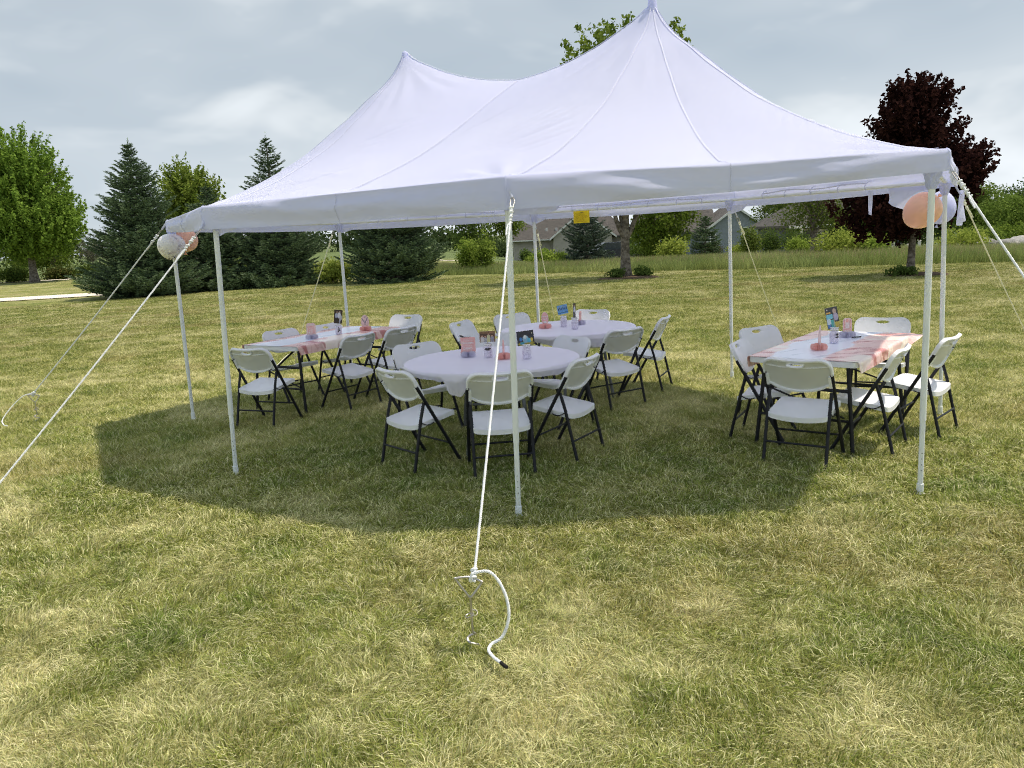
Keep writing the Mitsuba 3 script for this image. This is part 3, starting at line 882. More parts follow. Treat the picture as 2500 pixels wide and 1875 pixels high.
# ------------------------------------------------------------------ guy ropes and stakes
STAKE = {'P2': (-.207, 2.934), 'P1': (-3.10, 4.42), 'FL': (-4.87, 8.02), 'P3': (2.80, 3.02), 'BR': (4.92, 7.32), 'B': (3.35, 9.81), 'B2': (.67, 11.05), 'BL': (-2.87, 10.57)}
ROPE_TOP = {'P2': (.055, 4.37, 1.775), 'P1': (-2.075, 5.60, 1.725), 'FL': (-3.245, 7.77, 1.80), 'P3': (2.43, 4.42, 1.795), 'BR': (3.60, 6.42, 1.715), 'B': (2.44, 8.50, 1.64), 'B2': (.39, 9.74, 1.63), 'BL': (-2.03, 9.74, 1.745)}
ROPE_LABEL = {'P2': 'thick white rope slanting down in front of the middle tent leg to the nearest stake', 'P1': 'white rope from the front left tent corner running out of the picture', 'FL': 'thin white rope from the far left tent corner to a stake with a loose curl',
              'P3': 'thick white rope leaving the front right tent corner', 'BR': 'thin cream rope behind the purple tree side of the tent', 'B': 'thin cream rope from the rear leg slanting down behind the right marbled table',
              'B2': 'thin cream rope behind the far round table', 'BL': 'thin cream rope behind the left marbled table'}
STAKE_LABEL = {'P2': 'twisted steel ground stake in the foreground with a triangular top', 'P1': 'steel ground stake holding the front left rope', 'FL': 'steel ground stake holding the far left rope', 'P3': 'steel ground stake holding the front right rope',
               'BR': 'steel ground stake holding the right rear rope', 'B': 'steel ground stake behind the right marbled table', 'B2': 'steel ground stake behind the far round table', 'BL': 'steel ground stake behind the left marbled table'}


def knot_mesh(c, axis, r, turns=3, length=0.06):
    axis = unit(np.array(axis, float))
    a = unit(np.cross(axis, [0.2, 0.9, 0.3]))
    b = np.cross(axis, a)
    t = np.linspace(0, 1, 18 * turns)
    g = t * turns * 2 * np.pi
    R = r * 1.25 * (1 + 0.25 * np.sin(g * 0.5 + 1))
    pts = np.asarray(c) + (t - 0.5)[:, None] * length * axis + (R * np.cos(g))[:, None] * a + (R * np.sin(g))[:, None] * b
    return tube(pts, r * 0.85, 7)


def stake_mesh(x, y, h, yaw, r=0.0048):
    zb = float(terrain(x, y))
    c, s = math.cos(yaw), math.sin(yaw)

    def L(u, w, z):
        return (x + u * c - w * s, y + u * s + w * c, z)
    zs = h - 0.075
    body = [tube(curve([L(-.004, 0, zs), L(-.052, 0, h + .002), L(-.048, 0, h + .010), L(.0, .004, h + .008), L(.044, 0, h - .012), L(.046, 0, h - .022), L(.004, 0, zs)], 42), r, 8),
            tube([L(0, 0, zs + .004), L(0, 0, zb + .085)], r, 8)]
    g = np.linspace(0, 3.2 * 2 * np.pi, 70)
    t = np.linspace(0, 1, 70)
    R = np.minimum(1, t * 6) * 0.022
    body.append(tube([L(R_ * math.sin(q), R_ * (1 - math.cos(q)) * 0.6, zb + .09 - tt * .17) for R_, q, tt in zip(R, g, t)], r, 8))
    ringc = zs - .075
    g = np.linspace(0, 2 * np.pi, 26)
    ring = [tube([L(.016 * math.cos(q) - .008, .016 * math.sin(q), ringc + .004 * math.cos(q)) for q in g], 0.0022, 6), tube([L(.014 * math.cos(q) + .010, .014 * math.sin(q), ringc + .008 + .006 * math.sin(q)) for q in g], 0.0022, 6)]
    return join(*body), join(*ring)


for kk in ('P2', 'P1', 'FL', 'P3', 'BR', 'B', 'B2', 'BL'):
    sx, sy = STAKE[kk]
    hgt = {'P2': .262, 'FL': .22}.get(kk, .17)
    st = thing('ground_stake', STAKE_LABEL[kk], 'stake', 'steel stakes of the tent ropes')
    b, ring = stake_mesh(sx, sy, hgt, 0.1 if kk == 'P2' else 0.8)
    part(st, 'shaft', b, STEEL, 40)
    part(st, 'swivel_rings', ring, STEEL, 40)
    near = kk in ('P2', 'P1', 'P3', 'FL')
    r = {'P2': .0062, 'P1': .0064, 'P3': .0068, 'FL': .0070}.get(kk, .0056)
    p0 = np.array(ROPE_TOP[kk], float)
    p1 = np.array([sx + (.022 if kk == 'P2' else 0), sy + .004, hgt + .022])
    ax = unit(p1 - p0)
    rp = thing('guy_rope', ROPE_LABEL[kk], 'rope', 'guy ropes of the tent')
    q0 = p0 + ax * 0.085
    line = [q0 + (p1 - q0) * t + np.array([0, 0, -0.014 * math.sin(math.pi * t)]) for t in np.linspace(0, 1, 14)]
    material = ROPE if near else ROPEY
    part(rp, 'line', rope_mesh(line, r, r * 4.4, 3, 0.008, 6) if near else tube(line, r, 7), material, True)
    # spring clip and fabric loop at the corner, then the knot
    side = unit(np.cross(ax, [0, 0, 1.0]))
    g = np.linspace(0, 2 * np.pi, 22)
    part(rp, 'clip', tube([p0 + ax * (0.045 - 0.042 * math.cos(q)) + side * 0.011 * math.sin(q) for q in g], 0.0026, 6), STEEL, True)
    cor = np.append(rim_point(kk), p0[2] + 0.075)
    part(rp, 'corner_strap', tube(curve([cor, (cor + p0) / 2 + np.array([0, 0, 0.0]), p0 + ax * 0.008], 12), 0.009 if near else 0.007, 6), SEAM, True)
    part(rp, 'knot', join(knot_mesh(q0 + ax * 0.02, ax, r, 3, 0.05), knot_mesh(q0 + ax * 0.085, ax, r * 0.95, 2, 0.04), rope_mesh(curve([q0 + ax * .10, q0 + ax * .13 + side * r * 2, q0 + ax * .185 + side * r * 2.4 + np.array([0, 0, -.004])], 14), r * .95, r * 4.4)), material, True)
    part(rp, 'stake_hitch', join(knot_mesh(p1 + np.array([-.004, 0, -.006]), ax * [1, 1, 1.0], r * 1.05, 3, 0.05), tube(curve([p1 + np.array([-.006, -.012, .01]), p1 + np.array([-.018, -.014, -.02]), p1 + np.array([-.012, .012, -.034]), p1 + np.array([.006, .010, 0.0])], 20), r * .95, 7)), material, True)
    if kk == 'P2':
        tail = curve([p1 + np.array([0, 0, .004]), (-.130, 2.93, .292), (-.092, 2.92, .255), (-.064, 2.90, .19), (-.060, 2.885, .115), (-.088, 2.875, .045), (-.130, 2.865, .022), (-.142, 2.82, .020), (-.120, 2.76, .022), (-.094, 2.722, .022)], 110)
        part(rp, 'loose_tail', rope_mesh(tail, .0066, .029, 3, 0.006, 6), ROPE, True)
        part(rp, 'burnt_tip', tube(curve([(-.095, 2.723, .022), (-.083, 2.703, .021), (-.071, 2.690, .020)], 8), [.0070] * 8 + [.0060], 8), TIP, 40, label='black melted tip of the rope')
    if kk == 'FL':
        part(rp, 'loose_tail', rope_mesh(curve([p1, (-4.96, 7.98, .22), (-5.06, 7.92, .12), (-5.10, 7.82, .02), (-5.03, 7.72, -.01), (-4.98, 7.70, -.02)], 50), .0060, .027), ROPE, True)
    if kk == 'BL':
        part(rp, 'loose_tail', tube(curve([p1, (-2.98, 10.52, .14), (-3.08, 10.42, .04), (-3.16, 10.40, .0)], 24), .0062, 7), ROPEY, True)
# ------------------------------------------------------------------ folding chairs
def chair_parts():
    outline = rrect(-.226, .226, .03, .250, .085).union(box(-.222, .035, .222, .16)).union(box(-.226, .03, -.196, .10)).union(box(.196, .03, .226, .10)).union(ellipse(0, .058, .198, .062, 16))
    outline = outline.buffer(-.012).buffer(.012)
    hole = ellipse(0, .214, .055, .0165, 12)
    B0, D, N = np.array([-.104, .470]), unit(np.array([-.119, .222])), None
    N = np.array([D[1], -D[0]])

    def bend(m):
        v = np.asarray(m.vertices)
        w = v[:, 2] + .034 * (v[:, 0] / .22) ** 2 - .016 + .010 * ((v[:, 1] - .14) / .12) ** 2 * (v[:, 1] > .14)
        y = B0[0] + D[0] * v[:, 1] + N[0] * w
        z = B0[1] + D[1] * v[:, 1] + N[1] * w
        return trimesh.Trimesh(np.column_stack([v[:, 0], y, z]), m.faces, process=False)

    def layer(poly, w0, w1, size=.022):
        m = prism(poly, w1 - w0, size)
        m.apply_translation([0, 0, w0])
        return bend(m)
    front = layer(outline.difference(hole), -.006, 0.0)
    rim_ = layer(outline.difference(outline.buffer(-.011)), -.026, -.0055)
    ring = layer(hole.buffer(.004).difference(hole), -.022, -.0055)
    ledge = layer(outline.intersection(box(-.3, .186, .3, .191)), -.014, -.0055)
    tabs = [layer(rrect(s * .211 - .0155, s * .211 + .0155, .022, .115, .006), -.027, -.0055) for s in (-1, 1)]
    # the recessed rear face: a skin just behind the front shell
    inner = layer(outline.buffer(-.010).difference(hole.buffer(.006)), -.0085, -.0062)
    S = rrect(-.200, .200, -.172, .188, .035)
    seat_t = prism(S, .010, .022)
    skirt = prism(S.difference(S.buffer(-.010)), .024, .022)
    skirt.apply_translation([0, 0, -.023])

    def dish(m):
        v = np.asarray(m.vertices)
        u, y = v[:, 0] / .2, v[:, 1]
        t = np.clip((y + .172) / .36, 0, 1)
        z = .292 + .052 * t ** 1.1 + v[:, 2] - .014 * (1 - u * u) * np.exp(-((y + .06) / .16) ** 2) - .016 * (1 - u * u) * (t < .5) * (1 - 2 * t) * .9 - .012 * np.clip((y - .13) / .06, 0, 1) ** 2
        return trimesh.Trimesh(np.column_stack([v[:, 0], y, z]), m.faces, process=False)
    seat = join(dish(seat_t), dish(skirt))
    P = lambda s, y, z: [s * .219, y, z]
    F = -.075
    tubes = {}
    for s, nm in ((-1, 'l'), (1, 'r')):
        tubes['main' + nm] = tube([P(s, -.162, .575), P(s, -.127, .514), P(s, .005, .285), P(s, .178, -.018)] + [P(s, .190, F + .03)], .0125, 10)
        tubes['rear' + nm] = tube([[s * .2035, -.098, .452], [s * .2035, -.135, .33], [s * .2055, -.221, -.045]], .0115, 10)
        g = np.linspace(0, 1, 12)
        tubes['brace' + nm] = tube([[s * .2125, -.142 + .112 * t, .318 - .020 * t - .020 * math.sin(math.pi * t)] for t in g], .0042, 6)
        tubes['bolt' + nm] = tube([[s * .1985, .005, .318], [s * .2035, .005, .318]], .0055, 8)
    bar_r = tube([[-.205, -.194, .105], [.205, -.194, .105]], .0075, 8)
    bar_f = tube([[-.219, .098, .122], [.219, .098, .122]], .0075, 8)
    feet = [tube([[s * .2055, -.217, -.025], [s * .2055, -.224, -.06]], .0135, 10) for s in (-1, 1)] + [tube([P(s, .174, -.015), P(s, .196, -.06)], .0145, 10) for s in (-1, 1)]
    ply = lambda m, b, sm=38: mikit.ply(m, b, smooth=sm)
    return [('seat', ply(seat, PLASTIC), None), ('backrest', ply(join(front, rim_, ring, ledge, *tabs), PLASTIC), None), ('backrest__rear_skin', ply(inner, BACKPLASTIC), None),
            ('frame_tube', ply(tubes['mainl'], CHAIRMETAL), None), ('frame_tube', ply(tubes['mainr'], CHAIRMETAL), None), ('rear_leg', ply(tubes['rearl'], CHAIRMETAL), None), ('rear_leg', ply(tubes['rearr'], CHAIRMETAL), None),
            ('brace', ply(tubes['bracel'], CHAIRMETAL), None), ('brace', ply(tubes['bracer'], CHAIRMETAL), None), ('crossbar', ply(bar_r, CHAIRMETAL), None), ('crossbar', ply(bar_f, CHAIRMETAL), None),
            ('bolt', ply(tubes['boltl'], DARKHOLE), None), ('bolt', ply(tubes['boltr'], DARKHOLE), None)] + [('foot', ply(m, CHAIRMETAL), None) for m in feet]


CHAIR = chair_parts()
G1, G2, G3, G4 = 'chairs around the near round table', 'chairs around the far round table', 'chairs around the left marbled table', 'chairs around the right marbled table'
CHAIRS = [
    (-.101, 5.442, .115, G1, 'white folding chair seen square from behind, at the middle tent leg'),
    (-.689, 5.708, -.838, G1, 'white folding chair turned right with its back to us at the near round table'),
    (.37, 5.801, .983, G1, 'white folding chair turned left with its back to us at the near round table'),
    (-.724, 6.745, -2.615, G1, 'white folding chair facing us behind the left rim of the near round table'),
    (.384, 6.702, 2.196, G1, 'white folding chair showing only its back behind the right of the near round table'),
    (-.168, 7.134, 3.035, G1, 'white folding chair behind the two photo jars of the near round table'),
    (.949, 7.388, .561, G2, 'white folding chair with its back to us beside the far round table'),
    (1.386, 8.114, 1.152, G2, 'white folding chair in profile at the right end of the far round table'),
    (.854, 8.941, 2.581, G2, 'white folding chair facing us behind the blue picture of the far round table'),
    (.114, 8.927, -2.678, G2, 'white folding chair facing us behind the far round table, crossed by the rope'),
    (-.343, 8.469, -2.05, G2, 'white folding chair at the left end of the far round table'),
    (-2.301, 7.389, -.383, G3, 'white folding chair with its back to us ending the left marbled table'),
    (-1.649, 7.991, .945, G3, 'white folding chair turned left, first along the near side of the left marbled table'),
    (-1.277, 8.45, .903, G3, 'white folding chair turned left, second along the near side of the left marbled table'),
    (-1.319, 9.487, 2.68, G3, 'white folding chair facing us at the far end of the left marbled table'),
    (-2.342, 8.524, -2.282, G3, 'white folding chair behind the pink marquee card of the left marbled table'),
    (-1.89, 8.944, -2.1, G3, 'white folding chair behind the tall dark photo jar of the left marbled table'),
    (1.988, 5.321, -.634, G4, 'white folding chair with its back to us at the right marbled table'),
    (2.51, 5.509, .917, G4, 'white folding chair turned left, nearer one on the sunny side of the right marbled table'),
    (3.079, 5.917, .792, G4, 'white folding chair turned left behind the front right tent leg, partly in the sun'),
    (3.204, 6.837, 2.629, G4, 'white folding chair facing us at the far end of the right marbled table'),
    (1.925, 5.945, -2.10, G4, 'white folding chair turned right, nearer one on the shady side of the right marbled table'),
    (2.232, 6.642, -2.648, G4, 'white folding chair facing us, farther one on the shady side of the right marbled table'),
]
for x, y, rz, grp, lab in CHAIRS:
    key = thing('folding_chair', lab, 'chair', grp)
    w = T().translate([x, y, 0]).rotate([0, 0, 1], math.degrees(rz))
    for nm, d, _ in CHAIR:
        part(key, nm, d, None, to_world=w)

# ------------------------------------------------------------------ tables and their covers
TOP = 0.620


def round_table(x, y, R, label, legs, cloth_label, lobes, rot):
    key = thing('round_table', label, 'table', 'round folding tables')
    part(key, 'tabletop', moved(lathe([(0.001, TOP - .040), (R - .03, TOP - .040), (R - .008, TOP - .036), (R, TOP - .022), (R - .004, TOP - .004), (R - .012, TOP), (0.001, TOP)], 72), x, y), TABLEPLASTIC, 40)
    for a, b, rr in legs:
        p, q = np.array([x + R * .60 * math.cos(a), y + R * .60 * math.sin(a), TOP - .04]), np.array([x + R * b * math.cos(a), y + R * b * math.sin(a), -.06])
        part(key, 'leg', tube([p, q], .0155, 10), GREYMETAL, 40)
    for i in (0, 2):
        a, b = legs[i][0], legs[i + 1][0]
        part(key, 'crossbar', tube([[x + R * .60 * math.cos(t), y + R * .60 * math.sin(t), .34] for t in (a, b)], .010, 8), GREYMETAL, 40)
    n, m = 360, 18
    g = np.arange(n) * 2 * np.pi / n
    rows = []
    cg = np.column_stack([np.cos(g), np.sin(g)])
    for rad in np.r_[np.linspace(0.002, R - .012, 14), R - .004]:
        q = np.column_stack([cg * rad * 2.3 + rot, 0 * g])
        rows.append(np.column_stack([np.array([x, y]) + cg * rad, TOP + .0035 + .0016 * (fbm(q * 3.1, 3, 3) - .2) - (.002 if rad > R - .008 else 0)]))
    gather = noise(np.column_stack([cg * 9 + rot, 0 * g]), 8)
    fine = noise(np.column_stack([cg * 26 + rot, 0 * g]), 9)
    drop = .062 + .020 * (gather - .5)
    for a, w_, extra in lobes:
        drop = drop + extra * np.exp(-((np.angle(np.exp(1j * (g - a)))) / w_) ** 4)
    for j in range(1, m + 1):
        t = j / m
        rr = R + .006 * min(1, t * 4) - .060 * np.clip(t - .35, 0, 1) * (.5 + gather) * (drop / .07) ** .25 + .011 * (fine - .5) * t + .008 * np.sin(g * 41 + rot * 9 + 3 * gather) * t * t
        rows.append(np.column_stack([x + np.cos(g) * rr, y + np.sin(g) * rr, TOP + .002 - drop * t - .006 * (fine - .5) * t]))
    v = np.vstack(rows)
    jj, ii = np.meshgrid(np.arange(len(rows) - 1), np.arange(n), indexing='ij')
    k0, k1 = (jj * n + ii).ravel(), (jj * n + (ii + 1) % n).ravel()
    single('tablecloth', cloth_label, 'tablecloth', (v, np.vstack([np.stack([k0, k0 + n, k1 + n], 1), np.stack([k0, k1 + n, k1], 1)])), CLOTH, True, 'white round tablecloths')


RT1, RT2 = (-.150, 6.25, .690), (.600, 8.06, .675)
round_table(*RT1, 'round folding table nearest the middle tent leg', [(-1.95, .80, 0), (-1.05, .80, 0), (1.2, .8, 0), (2.1, .8, 0)], 'white elastic tablecloth on the near round table, bunched down over one leg', [(-1.97, .125, .105), (-.75, .2, .012), (-.35, .12, .03)], .3)
round_table(*RT2, 'round folding table farther back under the tent', [(-1.75, .80, 0), (-.75, .80, 0), (1.4, .8, 0), (2.3, .8, 0)], 'white elastic tablecloth on the far round table with a drooping front', [(-1.45, .55, .050), (-1.05, .22, .02)], 1.7)


def local(o, u):
    """Table frame: a along the length, b across, from corner-free centre o."""
    u = unit(np.array(u, float))
    n = np.array([-u[1], u[0]])
    return lambda a, b, z: np.column_stack([np.broadcast_to(o[0], np.shape(a)) + u[0] * a + n[0] * b, np.broadcast_to(o[1], np.shape(a)) + u[1] * a + n[1] * b, np.broadcast_to(z, np.shape(a))])


def to_frame(m, L):
    v = np.asarray(m.vertices)
    return trimesh.Trimesh(L(v[:, 0], v[:, 1], v[:, 2]), m.faces, process=False)


def rect_table(o, u, hl, hw, label, cover_label, flare):
    L = local(o, u)
    key = thing('folding_table', label, 'table', 'rectangular folding tables')
    top = prism(rrect(-hl, hl, -hw, hw, .035), .034, None)
    rimm = prism(rrect(-hl + .004, hl - .004, -hw + .004, hw - .004, .035), .040, None)
    top.apply_translation([0, 0, TOP - .037])
    rimm.apply_translation([0, 0, TOP - .040])
    part(key, 'tabletop', to_frame(join(top, rimm), L), TABLEPLASTIC, 30)
    for s in (-1, 1):
        e = s * (hl - .10)
        for b in (-1, 1):
            part(key, 'leg', to_frame(tube([[e, b * (hw - .09), TOP - .04], [e + s * .03, b * (hw - .035), -.06]], .0145, 10), L), CHAIRMETAL, 40)
        part(key, 'crossbar', to_frame(tube([[e + s * .008, -(hw - .07), .40], [e + s * .008, hw - .07, .40]], .013, 8), L), CHAIRMETAL, 40)
        part(key, 'crossbar', to_frame(tube([[e + s * .02, -(hw - .055), .19], [e + s * .02, hw - .055, .19]], .010, 8), L), CHAIRMETAL, 40)
        part(key, 'stay', to_frame(tube([[e + s * .005, 0.02, .40], [e - s * .34, .02, TOP - .045]], .010, 8), L), CHAIRMETAL, 40)
        part(key, 'stay', to_frame(tube([[e + s * .02, -(hw - .10), .21], [e + s * .004, (hw - .12), .39]], .007, 8), L), CHAIRMETAL, 40)
    part(key, 'rail', to_frame(join(tube([[-hl + .12, -hw + .05, TOP - .05], [hl - .12, -hw + .05, TOP - .05]], .012, 6), tube([[-hl + .12, hw - .05, TOP - .05], [hl - .12, hw - .05, TOP - .05]], .012, 6)), L), CHAIRMETAL, 40)
    na, hc = 90, hl + .002
    a = np.linspace(-hc, hc, na)
    d0, d1 = .085, .085
    across = np.r_[-hw - d0, np.linspace(-hw - d0 * .85, -hw - .01, 7), np.linspace(-hw, hw, 40), np.linspace(hw + .01, hw + d1 * .85, 7), hw + d1]
    A, Bv = np.meshgrid(a, across, indexing='ij')
    over = np.clip(np.abs(Bv) - hw, 0, 1)
    sgn = np.sign(Bv)
    q = np.stack([A * 7, Bv * 7, 0 * A], -1)
    lift = .0035 + .0035 * (fbm(q, 3, 5) - .3) * (over == 0)
    wr = (fbm(np.stack([A * 11 + sgn * 5, over * 20, 0 * A], -1), 3, 6) - .5)
    ends = np.clip((np.abs(A) - hl + .10) / .10, 0, 1)
    fl = flare * np.clip((A - hl + .30) / .30, 0, 1) ** 1.5 * (sgn < 0)
    drop_ = over * (1 - .15 * wr) * (1 - .0 * ends) * (1 - np.clip(fl, 0, .9))
    bb = sgn * np.minimum(np.abs(Bv), hw + .006) + sgn * (.020 * wr * np.minimum(1, over / .03) + .004 * np.minimum(1, over / .02)) + sgn * over * np.clip(fl, 0, .95)
    aa = A + .008 * (fbm(np.stack([Bv * 9, A, 0 * A], -1), 2, 7) - .5) * (np.abs(A) > hl - .03) - np.sign(A) * .03 * (over > 0) * ends * (over / .085) * (1 - np.clip(fl, 0, 1))
    zz = TOP + lift - drop_
    v = L(aa.ravel(), bb.ravel(), zz.ravel())
    ii, jj = np.meshgrid(np.arange(na - 1), np.arange(len(across) - 1), indexing='ij')
    k0 = (ii * len(across) + jj).ravel()
    f = np.vstack([np.stack([k0, k0 + len(across), k0 + len(across) + 1], 1), np.stack([k0, k0 + len(across) + 1, k0 + 1], 1)])
    single('table_cover', cover_label, 'tablecloth', (v, f), MARBLE, True, 'pink marbled plastic table covers', uv=np.column_stack([A.ravel() + o[0] * 3, Bv.ravel()]))
    return L


LT4 = rect_table((2.495, 6.065), (.93, 1.14), .755, .380, 'rectangular folding table at the right of the tent, half in the sun', 'pink and white marbled plastic cover on the right table', .95)
LT3 = rect_table((-1.960, 8.475), (.62, 1.03), .785, .380, 'rectangular folding table at the left of the tent', 'pink and white marbled plastic cover on the left table', 0.0)

# ------------------------------------------------------------------ centrepieces
def honeycomb(x, y, z, r, material, parent, ang=0.0, h=0.048):
    """Opened honeycomb tissue base: a fan of thin folded leaves, open on one side."""
    leaves = []
    n = 26
    for i in range(n):
        a = ang + 2 * np.pi * (i + .5) / n * .94
        for s in (-1, 1):
            d = a + s * .055
            pts = [(0.006, 0.0), (r * .55, 0.0), (r * .95, .006), (r, h * .45), (r * .90, h * .85), (r * .5, h), (.006, h * .80)]
            c = np.array([[x + math.cos(d if k_ % 2 else a - s * .055) * p, y + math.sin(d if k_ % 2 else a - s * .055) * p, z + q] for k_, (p, q) in enumerate(pts)])
            ctr = c.mean(0)
            leaves.append((np.vstack([c, ctr]), [[k_, (k_ + 1) % 7, 7] for k_ in range(7)]))
    return part(parent, 'tissue_base', join(*leaves), material, False)


def upright(poly, th, x, y, z, yaw, tilt=0.0):
    m = prism(poly, th)
    v = np.asarray(m.vertices)
    c, s = math.cos(yaw), math.sin(yaw)
    lx, ly, lz = v[:, 0], -v[:, 2] + v[:, 1] * math.sin(tilt), v[:, 1] * math.cos(tilt)
    return trimesh.Trimesh(np.column_stack([x + lx * c - ly * s, y + lx * s + ly * c, z + lz]), m.faces, process=False)


def words(text, height, x, y, z, yaw, front, bold=True):
    m = meshkit.text_mesh(text, height, 0.0015, bold)
    v = np.asarray(m.vertices)
    w = v[:, 0].max()
    c, s = math.cos(yaw), math.sin(yaw)
    lx, ly = v[:, 0] - w / 2, -front - v[:, 2]
    return trimesh.Trimesh(np.column_stack([x + lx * c - ly * s, y + lx * s + ly * c, z + v[:, 1]]), m.faces, process=False)


ZT = TOP + .006
GC = 'paper centrepieces on the tables'
# scroll on the near round table
x, y = -.342, 6.392
c = thing('paper_centrepiece', 'pink scroll card lettered Congrats GRAD on a white tissue base, near round table', 'centrepiece', GC)
honeycomb(x, y, ZT, .062, WHITETISSUE, c, 1.2)
sc = part(c, 'card', upright(rrect(-.056, .056, .0, .118, .008).difference(ellipse(-.062, .055, .010, .040)).difference(ellipse(.062, .055, .010, .040)), .003, x, y, ZT + .036, .08), PINK, False)
part(c, 'card_roll', join(*[upright(rrect(-.060, .060, b, b + .013, .006), .010, x, y, ZT + .036, .08) for b in (-.004, .110)] + [upright(rrect(.050, .064, .004, .116, .006), .008, x, y, ZT + .036, .08)]), PINK, 30)
part(sc, 'lettering', join(words('Congrats', .0165, x, y, ZT + .105, .08, .004), words('GRAD', .020, x, y, ZT + .058, .08, .004), *[upright(rrect(-.042, .042, b, b + .0022, .001), .0015, x + .0003, y - .004, ZT + .036, .08) for b in (.052, .093, .014)]), WHITE, False)
part(c, 'mortarboard', upright(Polygon([(-.068, .150), (-.028, .132), (.046, .128), (.030, .138), (-.020, .142), (-.050, .158)]), .004, x, y - .002, ZT + .022, .08), CHARCOAL, False)
part(c, 'mortarboard_band', upright(Polygon([(-.030, .118), (.020, .118), (.012, .130), (-.030, .134)]), .003, x, y, ZT + .022, .08), WHITE, False)
# edge-on card with pink base
x, y = -.054, 6.174
c = thing('paper_centrepiece', 'pink tissue base with its card turned edge on, in front on the near round table', 'centrepiece', GC)
honeycomb(x, y, ZT, .062, PINKTISSUE, c, -1.2)
part(c, 'card', upright(ellipse(0, .065, .045, .068), .003, x, y, ZT + .02, 1.42), PINK, False)
# oval card on the far round table
x, y = .366, 8.062
c = thing('paper_centrepiece', 'oval pink card on a pink tissue base, left on the far round table', 'centrepiece', GC)
honeycomb(x, y, ZT, .066, PINKTISSUE, c, -1.4)
sc = part(c, 'card', upright(ellipse(0, .088, .036, .066, 12), .003, x, y, ZT + .012, 0), PALEPINK, False)
part(sc, 'panel', upright(ellipse(0, .088, .031, .060, 12), .0015, x, y - .003, ZT + .012, 0), PINK, False)
part(sc, 'lettering', join(words('GRAD', .014, x, y, ZT + .112, 0, .0048), upright(ellipse(0, .052, .016, .012), .001, x, y - .0046, ZT + .012, 0), *[upright(rrect(-.022, .022, b, b + .003, .001), .001, x, y - .0046, ZT + .012, 0) for b in (.075, .086)]), WHITE, False)
# edge-on pink card with white base, far round table
x, y = .735, 8.23
c = thing('paper_centrepiece', 'pink card turned edge on with a white tissue base, right on the far round table', 'centrepiece', GC)
honeycomb(x, y, ZT, .060, WHITETISSUE, c, -.6)
part(c, 'card', upright(rrect(-.045, .045, 0, .105, .010), .003, x, y, ZT + .034, 1.22, -.06), PINK, False)
# marquee on the left marbled table
x, y = -2.037, 8.208
c = thing('paper_centrepiece', 'pink marquee shaped card on a white tissue base, left marbled table', 'centrepiece', GC)
honeycomb(x, y, ZT, .066, WHITETISSUE, c, -1.4)
sc = part(c, 'card', upright(rrect(-.046, .046, .0, .128, .030), .003, x, y, ZT + .034, .05), PALEPINK, False)
part(sc, 'panel', upright(rrect(-.033, .033, .022, .098, .003), .0015, x, y - .003, ZT + .034, .05), PINK, False)
bulbs = []
for i in range(26):
    a = 2 * np.pi * i / 26
    bx, bz = .047 * max(-1, min(1, 1.25 * math.cos(a))), .064 + .062 * max(-1, min(1, 1.2 * math.sin(a)))
    s_ = trimesh.creation.icosphere(1, .0052)
    s_.apply_translation([x + bx, y - .003, ZT + .034 + bz])
    bulbs.append(s_)
part(sc, 'bulbs', join(*bulbs), PALEPINK, True)
part(sc, 'lettering', join(*[upright(rrect(-.024, .024, b, b + .003, .001), .001, x, y - .0047, ZT + .034, .05) for b in (.050, .064, .078, .108)] + [upright(ellipse(-.020, .032, .006, .008), .001, x, y - .0047, ZT + .034, .05), upright(ellipse(.004, .036, .010, .006), .001, x, y - .0047, ZT + .034, .05)]), WHITE, False)
# medal oval on the left marbled table
x, y = -1.575, 8.749
c = thing('paper_centrepiece', 'pale pink oval card with a grey medal ribbon, left marbled table', 'centrepiece', GC)
honeycomb(x, y, ZT, .066, PINKTISSUE, c, -1.4)
sc = part(c, 'card', upright(ellipse(0, .070, .044, .078, 12).intersection(box(-.1, .0, .1, .2)), .003, x, y, ZT + .022, 0), PALEPINK, False)
part(sc, 'ribbon', upright(Polygon([(-.036, .110), (-.030, .114), (0, .070), (.030, .122), (.036, .118), (.003, .056), (-.003, .056)]), .0015, x, y - .003, ZT + .022, 0), GREYRIBBON, False)
part(sc, 'medal', upright(ellipse(0, .048, .006, .007), .0015, x, y - .003, ZT + .022, 0), GREYRIBBON, False)
part(sc, 'number', words('18', .012, x, y, ZT + .140, 0, .0035), GREYRIBBON, False)
# right marbled table
x, y = 2.278, 5.824
c = thing('paper_centrepiece', 'pink tissue base with a thin card turned edge on, right marbled table', 'centrepiece', GC)
honeycomb(x, y, ZT, .062, PINKTISSUE, c, -1.3)
part(c, 'card', upright(Polygon([(-.04, 0), (.04, 0), (.04, .09), (.012, .152), (-.012, .152), (-.04, .09)]), .003, x, y, ZT + .03, 1.42, -.03), PALEPINK, False)
x, y = 2.727, 6.392
c = thing('paper_centrepiece', 'pink arched card with white lettering on a white tissue base, right marbled table', 'centrepiece', GC)
honeycomb(x, y, ZT, .066, WHITETISSUE, c, -1.2)
sc = part(c, 'card', upright(rrect(-.036, .036, 0, .120, .024), .003, x, y, ZT + .034, -.05, .05), PALEPINK, False)
part(sc, 'panel', join(*[upright(p, .0015, x, y - .004, ZT + .034, -.05, .05) for p in (rrect(-.032, .032, .004, .034, .003), rrect(-.030, -.020, .04, .108, .004), rrect(.018, .028, .04, .108, .004), rrect(-.010, .008, .088, .112, .004))]), PINK, False)
